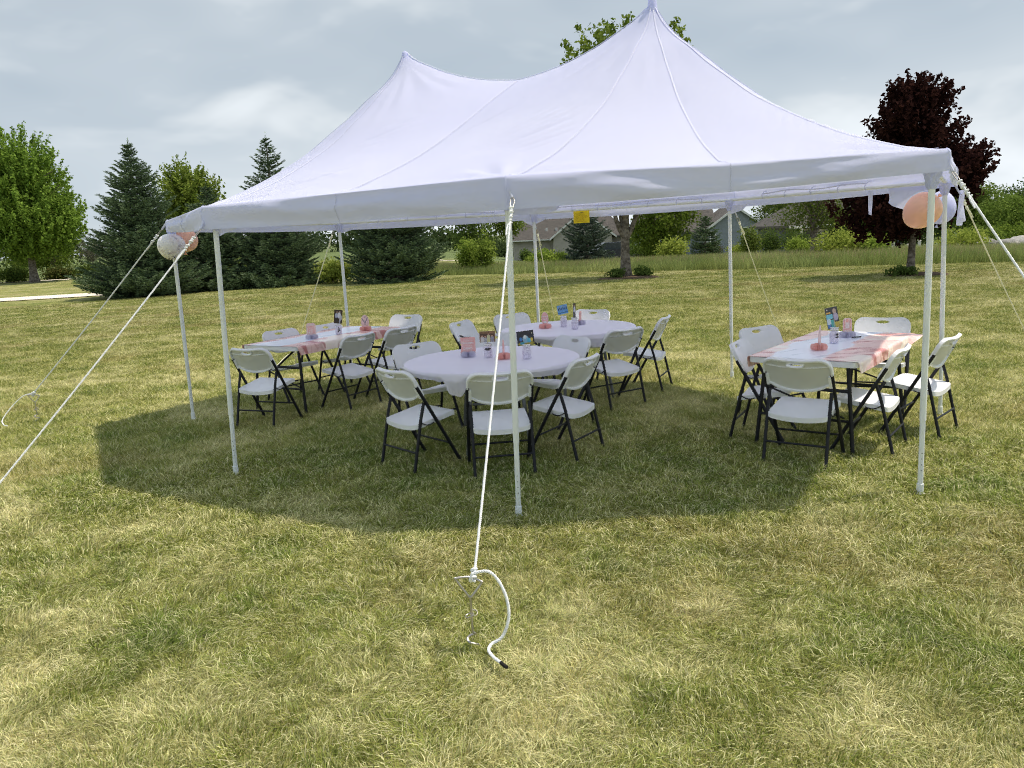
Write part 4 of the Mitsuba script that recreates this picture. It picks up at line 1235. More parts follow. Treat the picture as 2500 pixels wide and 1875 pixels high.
part(sc, 'lettering', join(*[upright(rrect(-.016 + .006 * (i % 2), .014, .044 + i * .008, .048 + i * .008, .001), .001, x, y - .004, ZT + .034, -.05, .05) for i in range(5)] + [upright(rrect(-.024, .024, .010 + i * .010, .014 + i * .010, .001), .001, x, y - .0058, ZT + .034, -.05, .05) for i in range(2)]), WHITE, False)


def jar(x, y, label, photo, w, h, yaw, roll, lift, hgt=.115, spot=None, lean=0.0):
    key = thing('photo_jar', label, 'jar', 'jars of shredded paper holding snapshots')
    s = hgt / .115
    prof = [(.001, .0), (.030, .0), (.034, .004), (.035, .012), (.035, .075), (.033, .086), (.028, .092), (.0275, .094)]
    part(key, 'shredded_paper', moved(lathe([(.001, .003)] + [(.0325 + .0012 * math.sin(i * 2.3), .004 + i * .0092) for i in range(9)] + [(.024, .094), (.001, .096)], 26), x, y, ZT), SHRED, True)
    part(key, 'glass', moved(lathe([(r_ + .0012, z_ * s) for r_, z_ in prof] + [(.0288, .112 * s)], 30), x, y, ZT), GLASS, True)
    part(key, 'lid_band', moved(lathe([(.0295, .093 * s), (.0305, .094 * s), (.0305, .112 * s), (.0295, .1135 * s), (.026, .1135 * s)], 30), x, y, ZT), WHITE, 40)
    dots = []
    for i in range(14):
        a = 2 * np.pi * i / 14
        d = tube([[x + .0300 * math.cos(a), y + .0300 * math.sin(a), ZT + .1025 * s], [x + .0312 * math.cos(a), y + .0312 * math.sin(a), ZT + .1025 * s]], .0031, 7)
        dots.append(d)
    part(key, 'band_dots', join(*dots), CHARCOAL, False)
    if spot:
        ms = []
        for (a, zz, sx, sz) in spot:
            e = trimesh.creation.icosphere(1, 1.0)
            e.vertices = np.asarray(e.vertices) * [sx, .0014, sz] + [x + .0365 * math.sin(a), y - .0365 * math.cos(a), ZT + zz]
            ms.append(e)
        part(key, 'printed_motif', join(*ms), CHARCOAL, True)
    base = ZT + hgt
    cs, sn = math.cos(roll), math.sin(roll)
    part(key, 'stick', tube([[x, y, ZT + .06], [x - .002, y + .004, base + lift + h * .45]], .0022, 6), WOOD, True)
    # the snapshot: a thin card with a printed face
    nx, nz = 2, 2
    quad = np.array([(-w / 2, 0), (w / 2, 0), (w / 2, h), (-w / 2, h)])
    r = np.column_stack([quad[:, 0] * cs - quad[:, 1] * sn, quad[:, 0] * sn + quad[:, 1] * cs])
    cy_, sy_ = math.cos(yaw), math.sin(yaw)

    def place(off):
        ly = off + r[:, 1] * lean
        return np.column_stack([x + r[:, 0] * cy_ - ly * sy_, y + r[:, 0] * sy_ + ly * cy_, base + lift + r[:, 1]])
    card = trimesh.Trimesh(np.vstack([place(0.0), place(.0016)]), [[0, 1, 2], [0, 2, 3], [4, 6, 5], [4, 7, 6], [0, 4, 5], [0, 5, 1], [1, 5, 6], [1, 6, 2], [2, 6, 7], [2, 7, 3], [3, 7, 4], [3, 4, 0]], process=False)
    sn_ = part(key, 'snapshot', card, WHITE, False)
    part(sn_, 'print', (place(-.0008), [[0, 1, 2], [0, 2, 3]]), PHOTO, False, uv=np.array([(photo + .001, 0), (photo + .999, 0), (photo + .999, 1), (photo + .001, 1)]))


jar(-.176, 6.294, 'paper filled jar with a brown family snapshot, near round table', 0, .125, .088, .05, .0, .010, .113, [(-.35, .073, .014, .008), (.25, .075, .015, .007), (-.05, .066, .016, .006)])
jar(.127, 6.128, 'paper filled jar with a dark night snapshot, beside the middle tent leg', 1, .132, .112, .02, .085, -.012, .118)
jar(.559, 8.107, 'paper filled jar with a blue snapshot of a row of people, far round table', 2, .105, .094, .03, .17, .018, .113)
jar(.650, 7.869, 'paper filled jar with a narrow dark snapshot, far round table', 3, .046, .150, .9, -.05, -.012, .118)
jar(-1.818, 8.493, 'paper filled jar with a tall dark snapshot of people in white, left marbled table', 3, .088, .145, .06, -.13, .004, .113, [(.35, .060, .006, .016), (.5, .045, .010, .006), (.15, .035, .006, .009), (.3, .075, .004, .006)])
jar(2.508, 6.115, 'paper filled jar with a tall colourful collage card, right marbled table', 4, .094, .165, -.05, .17, -.014, .127, [(.12, .072, .006, .006), (.30, .070, .009, .010), (.2, .048, .014, .005), (.42, .052, .006, .007), (-.2, .068, .004, .006)], .1)
single('dark_piece', 'slim dark piece lying by the arched card on the right marbled table', 'rod', tube([[2.735, 6.318, ZT + .006], [2.812, 6.330, ZT + .006]], .0055, 10), CHARCOAL, 40)  # thin dark tube laid flat on the cover
# ------------------------------------------------------------------ trees and shrubs
def leaf_cloud(centers, ups, size, col0, col1, rng, aspect=0.62, flat=0.5):
    """Leaf-sized folded diamonds at the centres; ups: preferred facing."""
    n = len(centers)
    nrm = unit(ups * flat + rng.normal(size=(n, 3)) * 0.6)
    d = unit(np.cross(nrm, rng.normal(size=(n, 3))))
    s = np.cross(nrm, d)
    L = size * (0.6 + 0.8 * rng.random(n))[:, None]
    W = L * aspect * 0.5
    fold = nrm * L * 0.12
    v = np.stack([centers - d * L * 0.5, centers + s * W + fold, centers + d * L * 0.5, centers - s * W + fold], 1).reshape(-1, 3)
    i = np.arange(n)[:, None] * 4
    f = np.vstack([np.hstack([i, i + 1, i + 2]), np.hstack([i, i + 2, i + 3])])
    t = rng.random(n)[:, None]
    c = np.array(col0) * (1 - t) + np.array(col1) * t
    return v, f, np.repeat(c, 4, 0)


def crown_points(rng, lobes, n_clumps, per, clump, up=0.0, shell=0.55, sprays=0.0):
    """Leaf clumps spread through ellipsoid lobes, thicker towards the outside. Returns leaf centres and outward directions."""
    lobes = np.array(lobes, float)
    w = lobes[:, 3] * lobes[:, 4] * lobes[:, 5]
    which = rng.choice(len(lobes), n_clumps, p=w / w.sum())
    d = unit(rng.normal(size=(n_clumps, 3)))
    rad = (shell + (1 - shell) * rng.random(n_clumps)) * (0.86 + 0.28 * noise(d * 2.6 + lobes[which, :3], 3))
    ctr = lobes[which, :3] + d * lobes[which, 3:6] * rad[:, None]
    k = rng.integers(per // 2, per * 3 // 2, n_clumps)
    idx = np.repeat(np.arange(n_clumps), k)
    off = rng.normal(size=(len(idx), 3)) * clump * np.array([1, 1, 0.75])
    if up:
        g = rng.random(len(idx))[:, None]
        dirs = unit(d[idx] * np.array([0.8, 0.8, 0.35]) + np.array([0, 0, 0.75]))
        off = rng.normal(size=(len(idx), 3)) * clump * 0.42 * (1.15 - 0.7 * g) + dirs * (g - 0.35) * up
    return ctr[idx] + off, unit(d[idx] + np.array([0, 0, 0.8]))


def trunk_mesh(x, y, z0, h, r0, r1, limbs, rng, lean=(0, 0), wob=0.05):
    t = np.linspace(0, 1, 14)
    pts = np.column_stack([x + lean[0] * t + wob * np.sin(t * 5 + x), y + lean[1] * t + wob * np.cos(t * 4 + y), z0 - 0.08 + (h + .08) * t])
    rad = r0 * (1 - t) + r1 * t
    rad[0] *= 1.5
    rad[1] *= 1.15
    out = [tube(pts, rad, 12)]
    for (t0, az, el, L, rr) in limbs:
        b = np.array([np.interp(t0, t, pts[:, k_]) for k_ in range(3)])
        d = np.array([math.cos(az) * math.cos(el), math.sin(az) * math.cos(el), math.sin(el)])
        s = np.linspace(0, 1, 8)[:, None]
        out.append(tube(b + d * L * s + np.array([0, 0, 0.16 * L]) * s * s + 0.03 * L * np.sin(s * 6 + az), rr * (1 - 0.8 * s[:, 0]), 7))
        for q in range(3):
            s0 = 0.4 + 0.2 * q
            bb = b + d * L * s0 + np.array([0, 0, 0.16 * L]) * s0 * s0
            d2 = unit(d + rng.normal(size=3) * 0.6 + np.array([0, 0, .3]))
            ss = np.linspace(0, 1, 5)[:, None]
            out.append(tube(bb + d2 * L * 0.45 * ss, rr * 0.45 * (1 - 0.85 * ss[:, 0]), 5))
    return join(*out)


def leafy_tree(name, label, x, y, lobes, n_clumps, per, clump, leaf, cols, trunk_h, r0, seed, cat='tree', up=0.0, shell=0.45, limbs=9, fork=None, group=None, r1=None, lean=(0, 0), flat=0.5, crown='crown'):
    rng = np.random.default_rng(seed)
    key = thing(name, label, cat, group)
    z0 = float(terrain(x, y))
    lob = [(x + a, y + b, z0 + c, rx, ry, rz) for a, b, c, rx, ry, rz in lobes]
    limb = [(0.35 + 0.6 * i / max(1, limbs), rng.random() * 6.28, rng.uniform(0.35, 1.0), lobes[0][3] * rng.uniform(0.6, 0.95), r0 * 0.42) for i in range(limbs)]
    tm = trunk_mesh(x, y, z0, trunk_h, r0, r1 or r0 * 0.3, (fork or []) + limb, rng, lean)
    part(key, 'trunk', tm, BARK, 60)
    p, u = crown_points(rng, lob, n_clumps, per, clump, up, shell)
    p = p[p[:, 2] > z0 + 0.05]
    u = u[:len(p)]
    v, f, c = leaf_cloud(p, u, leaf, cols[0], cols[1], rng, flat=flat)
    part(key, crown, (v, f), LEAF, False, color=c)
    return key


def shrub(name, label, x, y, r, h, cols, seed, n=260, per=14, leaf=.10, cat='shrub', group=None, stems=6, clump=.13, lob=None):
    rng = np.random.default_rng(seed)
    key = thing(name, label, cat, group)
    z0 = float(terrain(x, y))
    out = []
    for i in range(stems):
        a, l = rng.random() * 6.28, rng.uniform(.3, .8)
        s = np.linspace(0, 1, 5)[:, None]
        out.append(tube(np.array([x, y, z0 - .04]) + s * np.array([math.cos(a) * r * l, math.sin(a) * r * l, h * .72]), .02 * (1 - .8 * s[:, 0]), 5))
    part(key, 'stems', join(*out), BARK, 60)
    lob = lob or [(0, 0, h * .52, r, r, h * .5), (r * .25, 0, h * .40, r * .8, r * .8, h * .40)]
    p, u = crown_points(rng, [(x + a, y + b, z0 + c, rx, ry, rz) for a, b, c, rx, ry, rz in lob], n, per, clump, 0.0, .35)
    ok = p[:, 2] > z0
    v, f, c = leaf_cloud(p[ok], u[ok], leaf, cols[0], cols[1], rng)
    part(key, 'foliage', (v, f), LEAF, False, color=c)
    return key


def spruce(label, x, y, H, R, seed, cols, group=None, level=.19, dens=1.0, top_open=0.0, power=0.85, skirt=0.06):
    rng = np.random.default_rng(seed)
    key = thing('spruce_tree', label, 'spruce', group)
    z0 = float(terrain(x, y))
    part(key, 'trunk', trunk_mesh(x, y, z0, H * .97, .035 * H, .012, [], rng, wob=.01), BARK, 60)
    wood, V_, F_, C_ = [], [], [], []
    zc = skirt * H
    seg_b, seg_e, seg_t = [], [], []
    while zc < H * .985:
        f = zc / H
        env = R * (1 - f) ** power * (0.90 + 0.18 * math.sin(zc * 5.3 + seed)) + 0.02
        n = max(5, int(round((6 + env * 8.5) * dens * (1 - top_open * (f > .62)))))
        a0 = rng.random() * 6.28
        for i in range(n):
            az = a0 + 2 * np.pi * i / n + rng.normal() * .12
            L = env * rng.uniform(.74, 1.10) * (1 + (0.25 * (rng.random() - .3)) * (f > .5))
            rise = np.interp(f, [0, .3, .7, 1], [-.22, -.10, .10, .30])
            d = np.array([math.cos(az), math.sin(az)])
            zb = zc + rng.normal() * .05
            s = np.linspace(0, 1, 7)
            px, pz = L * s, zb + L * (rise * s + .16 * s * s - .10 * np.sin(np.pi * s))
            pts = np.column_stack([x + d[0] * px, y + d[1] * px, z0 + pz])
            if L > .5 and i % 2 == 0:
                wood.append(tube(pts[:6], np.linspace(.012, .003, 6) * (0.6 + L / 2), 4, False))
            m = max(3, int(L / .085))
            t = np.linspace(.16, 1.0, m) ** .85
            for sd in (-1, 0, 1):
                tb = np.column_stack([np.interp(t, s, pts[:, k_]) for k_ in range(3)])
                ln = (0.10 * min(1, L / .6) + 0.26 * L * (1 - t) ** .8) if sd else np.full(m, .11 * min(1, .3 + L))
                ang = az + sd * (0.95 + rng.normal(size=m) * .15) + (rng.normal(size=m) * .2 if not sd else 0)
                dirs = np.column_stack([np.cos(ang), np.sin(ang), rise * .5 + .06 + rng.normal(size=m) * .12 - .10 * (1 - t)])
                seg_b.append(tb); seg_e.append(tb + dirs * ln[:, None]); seg_t.append(t)
        zc += level * (0.75 + 0.5 * rng.random()) * (1.0 if f < .8 else .8)
    # leader
    for q0 in (.90, .94, .965, .985):
        seg_b.append(np.array([[x, y, z0 + H * q0]])); seg_e.append(np.array([[x + .01, y, z0 + H * (q0 + .045)]])); seg_t.append(np.array([1.0]))
    B, E, TT = np.vstack(seg_b), np.vstack(seg_e), np.concatenate(seg_t)
    k_ = 4 + (np.linalg.norm(E - B, axis=1) > .22) * 2
    idx = np.repeat(np.arange(len(B)), k_)
    u = rng.random(len(idx))[:, None]
    c = B[idx] * (1 - u) + E[idx] * u
    ax = unit(E[idx] - B[idx])
    rd = unit(np.cross(ax, rng.normal(size=ax.shape)))
    rd[:, 2] = np.abs(rd[:, 2]) * .7 + rd[:, 2] * .3
    ln = (.075 + .05 * rng.random(len(idx)))[:, None]
    tip = c + (ax * .8 + rd * .55) * ln
    w = np.cross(ax, rd) * .021
    tri = np.stack([c - w, c + w, tip], 1)
    n = len(tri)
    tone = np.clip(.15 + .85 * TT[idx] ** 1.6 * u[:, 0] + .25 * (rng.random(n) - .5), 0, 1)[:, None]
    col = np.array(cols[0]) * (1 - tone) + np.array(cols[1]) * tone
    part(key, 'branches', join(*wood), BARK, 60)
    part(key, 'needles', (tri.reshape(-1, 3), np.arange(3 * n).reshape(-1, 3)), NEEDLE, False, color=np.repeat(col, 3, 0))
    return key


GREEN = ((.090, .150, .020), (.26, .35, .065))
BRIGHT = ((.15, .235, .032), (.38, .48, .10))
DEEP = ((.06, .105, .026), (.17, .24, .062))
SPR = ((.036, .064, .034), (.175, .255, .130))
BLUESPR = ((.040, .066, .050), (.14, .19, .14))
PURPLE = ((.015, .007, .008), (.062, .027, .023))
YELLOWG = ((.20, .27, .042), (.46, .52, .12))

spruce('broad dark spruce nearest the white driveway, with a full conical skirt', -14.1, 31.6, 5.75, 2.75, 3, SPR, None, .165, 1.1, 0, .92)
spruce('shorter spruce merging into the right flank of the broad one', -12.05, 33.6, 4.25, 2.35, 4, SPR, None, .17, 1.0, 0, .9)
spruce('dark spruce with a thin bare looking top, standing behind the front left tent leg', -9.65, 34.4, 6.1, 2.6, 5, SPR, None, .18, 1.0, .35, .92)
spruce('dense dark spruce under the left half of the tent roof edge', -4.45, 32.6, 5.3, 2.45, 8, SPR, None, .175, 1.05, 0, .62)
spruce('bluish spruce left of the forked tree trunk', 3.9, 38.6, 3.0, 1.45, 12, BLUESPR, None, .16, 1.0, 0, .55)
spruce('small dark spruce before the grey gabled house', 11.05, 44.6, 2.35, 1.18, 14, SPR, None, .16, .9, 0, .62)
spruce('blue green spruce among the shrubs by the dark house', 18.9, 46.0, 2.5, .75, 15, BLUESPR, None, .16, .9)

leafy_tree('maple_tree', 'large leafy maple at the left edge, beyond the driveway', -33.2, 57.0, [(0, 0, 5.2, 3.5, 3.5, 3.6), (.3, 0, 7.8, 2.35, 2.4, 2.55), (-.2, 0, 3.3, 3.55, 3.4, 1.7), (.9, 0, 4.2, 3.2, 3.0, 2.2)], 3400, 25, .23, .20, ((.10, .17, .025), (.32, .48, .09)), 7.5, .26, 21, up=.95, shell=.35)
leafy_tree('maple_tree', 'round topped maple behind the broad dark spruce', -18.25, 48.0, [(0, 0, 4.9, 1.75, 1.75, 1.75), (.35, 0, 3.4, 1.75, 1.7, 1.9), (-.4, 0, 3.2, 1.6, 1.6, 1.6)], 1100, 22, .20, .17, (GREEN[0], (.34, .42, .09)), 5.0, .17, 22, up=.75, shell=.35)
leafy_tree('maple_tree', 'tall maple with a forked trunk standing behind the tent', 4.05, 27.0, [(.1, 0, 4.6, 2.2, 2.2, 2.4), (.15, 0, 6.5, 1.75, 1.7, 1.75), (-1.3, 0, 3.3, 1.35, 1.3, 1.2), (1.4, 0, 3.1, 1.35, 1.3, 1.15), (-.55, 0, 6.6, 1.5, 1.4, 1.35), (.9, 0, 7.0, 1.3, 1.2, 1.25)], 1200, 20, .22, .15, (GREEN[0], (.27, .35, .07)), 5.8, .165, 23, up=.4, shell=.4,
           fork=[(.22, 0.15, 1.10, 2.3, .10), (.24, 3.3, 1.22, 2.4, .095), (.20, 1.6, 1.05, 2.1, .08)], r1=.05)
leafy_tree('maple_tree', 'purple leaved maple at the right, behind the peach balloon', 10.95, 21.7, [(-.05, 0, 3.60, 1.10, 1.10, 1.40), (.30, 0, 2.45, 1.35, 1.35, 1.2), (-.60, 0, 1.95, 1.40, 1.4, 1.10), (-.1, 0, 4.45, .72, .75, .62), (.85, 0, 2.75, 1.10, 1.0, .62)], 2000, 20, .15, .125, PURPLE, 4.3, .10, 24, up=.42, shell=.30, flat=.25)

leafy_tree('shade_tree', 'dark green tree under the roof edge, left of the brown roofed house', -2.35, 60.0, [(0, 0, 2.9, 1.55, 1.5, 2.2), (.2, 0, 4.4, 1.2, 1.2, 1.6)], 420, 16, .24, .19, DEEP, 4.0, .12, 31)
leafy_tree('shade_tree', 'slim dark green tree standing against the brown roofed house', .25, 62.0, [(0, 0, 3.6, 1.5, 1.4, 1.6), (0, 0, 5.2, 1.1, 1.1, 1.3)], 360, 16, .24, .19, (DEEP[0], GREEN[1]), 4.4, .13, 32)
leafy_tree('shade_tree', 'leafy green tree right of the forked trunk', 9.2, 46.5, [(0, 0, 2.4, 1.75, 1.7, 1.9), (-.9, 0, 1.5, 1.1, 1.1, 1.1), (.9, 0, 3.6, 1.3, 1.3, 1.3), (-.2, 0, 4.0, 1.4, 1.3, 1.3)], 620, 18, .22, .17, (GREEN[0], (.19, .25, .045)), 3.6, .14, 33)
leafy_tree('shade_tree', 'feathery green tree with a dark upright trunk, right of the grey gabled house', 13.0, 34.2, [(0, 0, 2.5, 1.55, 1.4, .95), (.6, 0, 1.7, 1.15, 1.1, .65), (-.6, 0, 1.8, 1.1, 1.0, .55)], 300, 15, .24, .105, (GREEN[0], (.17, .20, .06)), 3.0, .15, 34, shell=.25, r1=.06)
leafy_tree('shade_tree', 'light green tree between the grey gabled house and the dark house', 27.4, 82.0, [(0, 0, 3.6, 2.3, 1.8, 2.0), (1.6, 0, 3.0, 2.0, 1.7, 1.8), (.3, 0, 5.4, 1.9, 1.6, 1.6)], 460, 16, .26, .19, (GREEN[0], (.19, .23, .07)), 4.2, .14, 35)
leafy_tree('shade_tree', 'dark tree crown over the roof of the dark house', 26.5, 72.5, [(0, 0, 3.6, 2.6, 2.0, 1.9), (1.9, 0, 2.2, 2.1, 1.8, 1.8), (-1.2, 0, 4.2, 1.8, 1.6, 1.4)], 560, 16, .28, .20, (DEEP[0], (.12, .17, .045)), 4.4, .16, 36)
leafy_tree('shade_tree', 'tall green tree at the right, behind the purple maple', 40.5, 72, [(0, 0, 4.0, 2.8, 2.5, 2.2), (1.7, 0, 3.3, 2.5, 2.3, 2.2), (-1.6, 0, 3.0, 2.3, 2.3, 2.2)], 620, 16, .30, .23, (GREEN[0], (.24, .32, .085)), 4.8, .2, 37)
leafy_tree('shade_tree', 'rounded green tree at the right edge, before the farthest wood', 43.6, 67, [(0, 0, 2.8, 2.2, 2.0, 1.9), (2.0, 0, 2.7, 2.3, 2.0, 1.9), (-2.2, 0, 2.4, 2.0, 2.0, 1.7)], 620, 16, .28, .21, (GREEN[0], (.26, .36, .085)), 3.2, .2, 38)
leafy_tree('shade_tree', 'pale green tree top cut by the right edge of the picture', 54.4, 85, [(0, 0, 4.0, 2.4, 2.2, 2.4), (1.8, 0, 3.4, 2.3, 2.2, 2.4)], 420, 15, .32, .25, (DEEP[0], (.13, .19, .07)), 4.8, .2, 39)
leafy_tree('shade_tree', 'dark tree between the purple maple trunk and the fence posts', 18.6, 40, [(0, 0, 2.0, 2.0, 1.8, 1.6), (1.8, 0, 1.7, 1.7, 1.5, 1.4), (-1.6, 0, 1.4, 1.4, 1.4, 1.1)], 520, 16, .26, .18, (DEEP[0], (.06, .09, .03)), 2.6, .14, 40)
leafy_tree('shade_tree', 'small tree low behind the left maple trunk', -36.6, 66, [(0, 0, 2.0, 1.8, 1.5, 1.3), (-2.0, 0, 1.8, 1.8, 1.5, 1.3)], 320, 15, .25, .18, (GREEN[0], (.20, .26, .05)), 2.2, .10, 41)
leafy_tree('shade_tree', 'thin greyish tree between the left maple and the broad spruce', -36.0, 71, [(0, 0, 1.9, 1.6, 1.4, 1.3), (1.6, 0, 2.6, 1.5, 1.4, 1.3)], 240, 12, .28, .13, ((.12, .12, .09), (.22, .24, .15)), 3.0, .08, 42, shell=.2)
leafy_tree('shade_tree', 'dim tree filling the gap left of the broad spruce', -30.5, 74, [(0, 0, 2.2, 2.3, 2.0, 1.8), (2.6, 0, 1.8, 2.0, 1.8, 1.5)], 320, 15, .28, .2, DEEP, 2.6, .12, 43)

for (x, y, r, h, cols, lab, seed) in (
        (-1.72, 37.2, .52, 1.55, BRIGHT, 'yellow green sapling left of the middle tent leg', 51), (-.93, 36.2, .46, 1.75, (GREEN[0], BRIGHT[1]), 'slender sapling beside the yellow green one', 52),
        (7.65, 37.0, .66, 1.25, YELLOWG, 'pale yellow green shrub right of the forked trunk', 53), (1.75, 38.2, .85, 1.0, BRIGHT, 'low light green shrub before the brown roofed house', 54),
        (12.7, 42.0, .52, 1.75, (GREEN[0], (.24, .29, .085)), 'airy light shrub in front of the grey gabled house', 55), (16.35, 50.0, .72, 1.75, DEEP, 'dark rounded bush left of the dark house porch', 56), (17.35, 48.5, 1.0, 1.65, DEEP, 'wide dark bush before the dark house porch', 57),
        (16.65, 46.0, .62, 1.05, BRIGHT, 'yellow green bush in front of the wide dark bush', 58), (13.2, 31.8, 1.0, 1.25, YELLOWG, 'bright feathery shrub at the meadow edge left of the purple maple', 59), (14.3, 31.4, .62, .95, BRIGHT, 'smaller bright shrub touching the feathery one', 60),
        (18.75, 33.2, 1.05, 1.05, YELLOWG, 'bright shrub right of the purple maple, behind the thin rope', 61), (37.4, 60.0, 1.9, 1.7, GREEN, 'rounded green bush below the right edge trees', 62), (33.4, 57.0, 1.5, 1.5, (DEEP[0], GREEN[1]), 'green bush beside the boulders', 63),
        (-36.7, 60.3, 1.15, 1.15, (DEEP[0], (.13, .18, .035)), 'rounded bush left of the big maple trunk', 64), (-39.6, 60.5, 1.2, 1.0, DEEP, 'dark bush at the left edge', 65), (-34.6, 62.6, 1.2, .85, (DEEP[0], (.14, .13, .04)), 'low reddish green bush right of the big maple trunk', 66),
        (-32.3, 63.0, 1.3, .95, (DEEP[0], (.13, .17, .035)), 'second low bush in the row right of the big maple trunk', 67), (-29.9, 63.3, 1.1, 1.05, GREEN, 'third low bush in the row, beside the broad spruce', 68),
        (-7.15, 33.6, .75, 1.0, YELLOWG, 'yellow green shrub at the foot of the thin topped spruce', 69), (-15.9, 46, 1.4, 1.25, (GREEN[0], (.2, .24, .07)), 'pale green bush seen between the two left spruces', 70),
        (2.55, 101, .75, 1.4, DEEP, 'small dark bush at the left of the beige house wall', 71), (5.1, 101, .75, 1.25, DEEP, 'small dark bush at the middle of the beige house wall', 72), (7.0, 101, .9, 1.1, (DEEP[0], GREEN[1]), 'green bush at the right of the beige house wall', 73),
        (24.2, 95, 1.2, 1.2, (DEEP[0], (.12, .06, .03)), 'reddish bush by the grey gabled house', 74), (27.2, 94, 1.4, 1.0, YELLOWG, 'yellow bush under the grey gable', 75), (10.6, 60, 1.6, 1.5, DEEP, 'dark bush on the far lawn beside the parked car', 76)):
    shrub('shrub', lab, x, y, r, h, cols, seed, 210 if r > .5 else 150, 13, .11 if y < 55 else .17, clump=.13 if y < 55 else .2)
for (x, y, r, h, lab, seed) in ((3.62, 26.75, .30, .34, 'small dark plant left of the forked maple trunk', 81), (4.55, 26.85, .34, .34, 'small dark plant right of the forked maple trunk', 82), (10.55, 21.45, .42, .24, 'leafy clump at the foot of the purple maple', 83)):
    shrub('bedding_plant', lab, x, y, r, h, DEEP, seed, 60, 9, .10, 'plant', stems=3, clump=.06)


def mulch_ring(label, x, y, r):
    n, m = 40, 6
    g = np.arange(n) * 2 * np.pi / n
    rows = []
    for j in range(m + 1):
        rr = r * j / m * (1 + .12 * np.sin(3 * g + x))
        px, py = x + rr * np.cos(g), y + rr * np.sin(g) * .9
        rows.append(np.column_stack([px, py, terrain(px, py) + .012 + .055 * (1 - (j / m) ** 2) + .02 * (noise(np.column_stack([px * 9, py * 9, 0 * px]), 2) - .5) - (.07 if j == m else 0)]))
    v = np.vstack(rows)
    jj, ii = np.meshgrid(np.arange(m), np.arange(n), indexing='ij')
    k0, k1 = (jj * n + ii).ravel(), (jj * n + (ii + 1) % n).ravel()
    key = part(None, 'mulch_bed', (v, np.vstack([np.stack([k0, k0 + n, k1 + n], 1), np.stack([k0, k1 + n, k1], 1)])), MULCH, True, kind='structure')
    labels[key]['label'] = label


mulch_ring('dark mulch ring round the forked maple', 4.1, 26.9, 1.15)
mulch_ring('dark mulch ring round the purple maple', 11.1, 21.6, .85)


def far_wood():
    """The wood on the skyline: one mass of leaves in overlapping rounded crowns."""
    rng = np.random.default_rng(77)
    V_, U_ = [], []
    for i in range(70):
        az = math.radians(rng.uniform(-46, 46))
        r = rng.uniform(150, 190)
        x, y = r * math.sin(az), r * math.cos(az)
        z = float(terrain(x, y))
        h = rng.uniform(4.0, 7.5) + (2.0 if az > .38 else 0) - (2.0 if -.12 < az < .02 else 0)
        p, u = crown_points(rng, [(x, y, z + h * .55, 4.2, 4.2, h * .5), (x + 3, y, z + h * .35, 4, 4, h * .35)], 70, 8, .7, 0, .4)
        V_.append(p); U_.append(u)
    p, u = np.vstack(V_), np.vstack(U_)
    return leaf_cloud(p, u, .8, (.035, .06, .022), (.10, .14, .055), rng)


wv, wf, wc = far_wood()
k = part(None, 'far_woodland', (wv, wf), LEAF, False, color=wc, kind='stuff')
labels[k].update(label='far line of woodland along the skyline', category='woodland')


# ------------------------------------------------------------------ houses beyond the meadow
def block(x0, x1, y0, y1, z0, z1):
    return trimesh.creation.box(bounds=[[x0, y0, z0], [x1, y1, z1]])


def slab(p, th=.18):
    """Roof plane from four corners, given thickness downwards."""
    p = np.array(p, float)
    q = p - [0, 0, th]
    v = np.vstack([p, q])
    f = [[0, 1, 2], [0, 2, 3], [4, 6, 5], [4, 7, 6]] + sum(([[i, (i + 4), (i + 1) % 4 + 4], [i, (i + 1) % 4 + 4, (i + 1) % 4]] for i in range(4)), [])
    return trimesh.Trimesh(v, f, process=False)


def window(parent, x, y, z, w, h, sash=True):
    wn = part(parent, 'window', block(x - w / 2, x + w / 2, y - .03, y + .05, z - h / 2, z + h / 2), PANE, False)
    fr = [block(x - w / 2 - .13, x - w / 2, y - .10, y + .05, z - h / 2 - .13, z + h / 2 + .13), block(x + w / 2, x + w / 2 + .13, y - .10, y + .05, z - h / 2 - .13, z + h / 2 + .13),
          block(x - w / 2, x + w / 2, y - .10, y + .05, z + h / 2, z + h / 2 + .13), block(x - w / 2, x + w / 2, y - .10, y + .05, z - h / 2 - .13, z - h / 2)]
    part(wn, 'frame', join(*fr), TRIM, False)
    if sash:
        part(wn, 'sash_bar', block(x - w / 2, x + w / 2, y - .07, y - .031, z - .04, z + .04), TRIM, False)


h1 = thing('house', 'beige house with a broad brown roof behind the middle of the meadow', 'house')
g = float(terrain(6, 112)) - .3
part(h1, 'wall', block(1.2, 16, 108, 118, g, .85), BEIGEWALL, False)
part(h1, 'roof', join(slab([(.6, 107.3, .72), (9, 107.3, .72), (8, 113, 5.2), (4.6, 113, 5.2)]), slab([(9, 107.3, .72), (16.8, 107.3, .72), (13, 113, 5.2), (8, 113, 5.2)]), slab([(.6, 118.7, .72), (.6, 107.3, .72), (4.6, 113, 5.2), (4.6, 113.1, 5.2)]), slab([(16.8, 118.7, .72), (.6, 118.7, .72), (4.6, 113.1, 5.2), (13, 113.1, 5.2)])), BROWNROOF, False)
part(h1, 'gable_wall', trimesh.creation.extrude_polygon(Polygon([(0, g), (7.6, g), (7.6, 1.0), (3.8, 4.0), (0, 1.0)]), 3.0, engine='earcut').apply_transform(np.array([[1, 0, 0, 6.4], [0, 0, 1, 105.6], [0, 1, 0, 0], [0, 0, 0, 1.0]])), BEIGEWALL, False)
part(h1, 'gable_roof', join(slab([(5.9, 105.2, .72), (10.2, 105.2, 4.12), (10.2, 112, 4.12), (5.9, 112, .72)], .2), slab([(10.2, 105.2, 4.12), (14.5, 105.2, .72), (14.5, 112, .72), (10.2, 112, 4.12)], .2)), BROWNROOF, False)
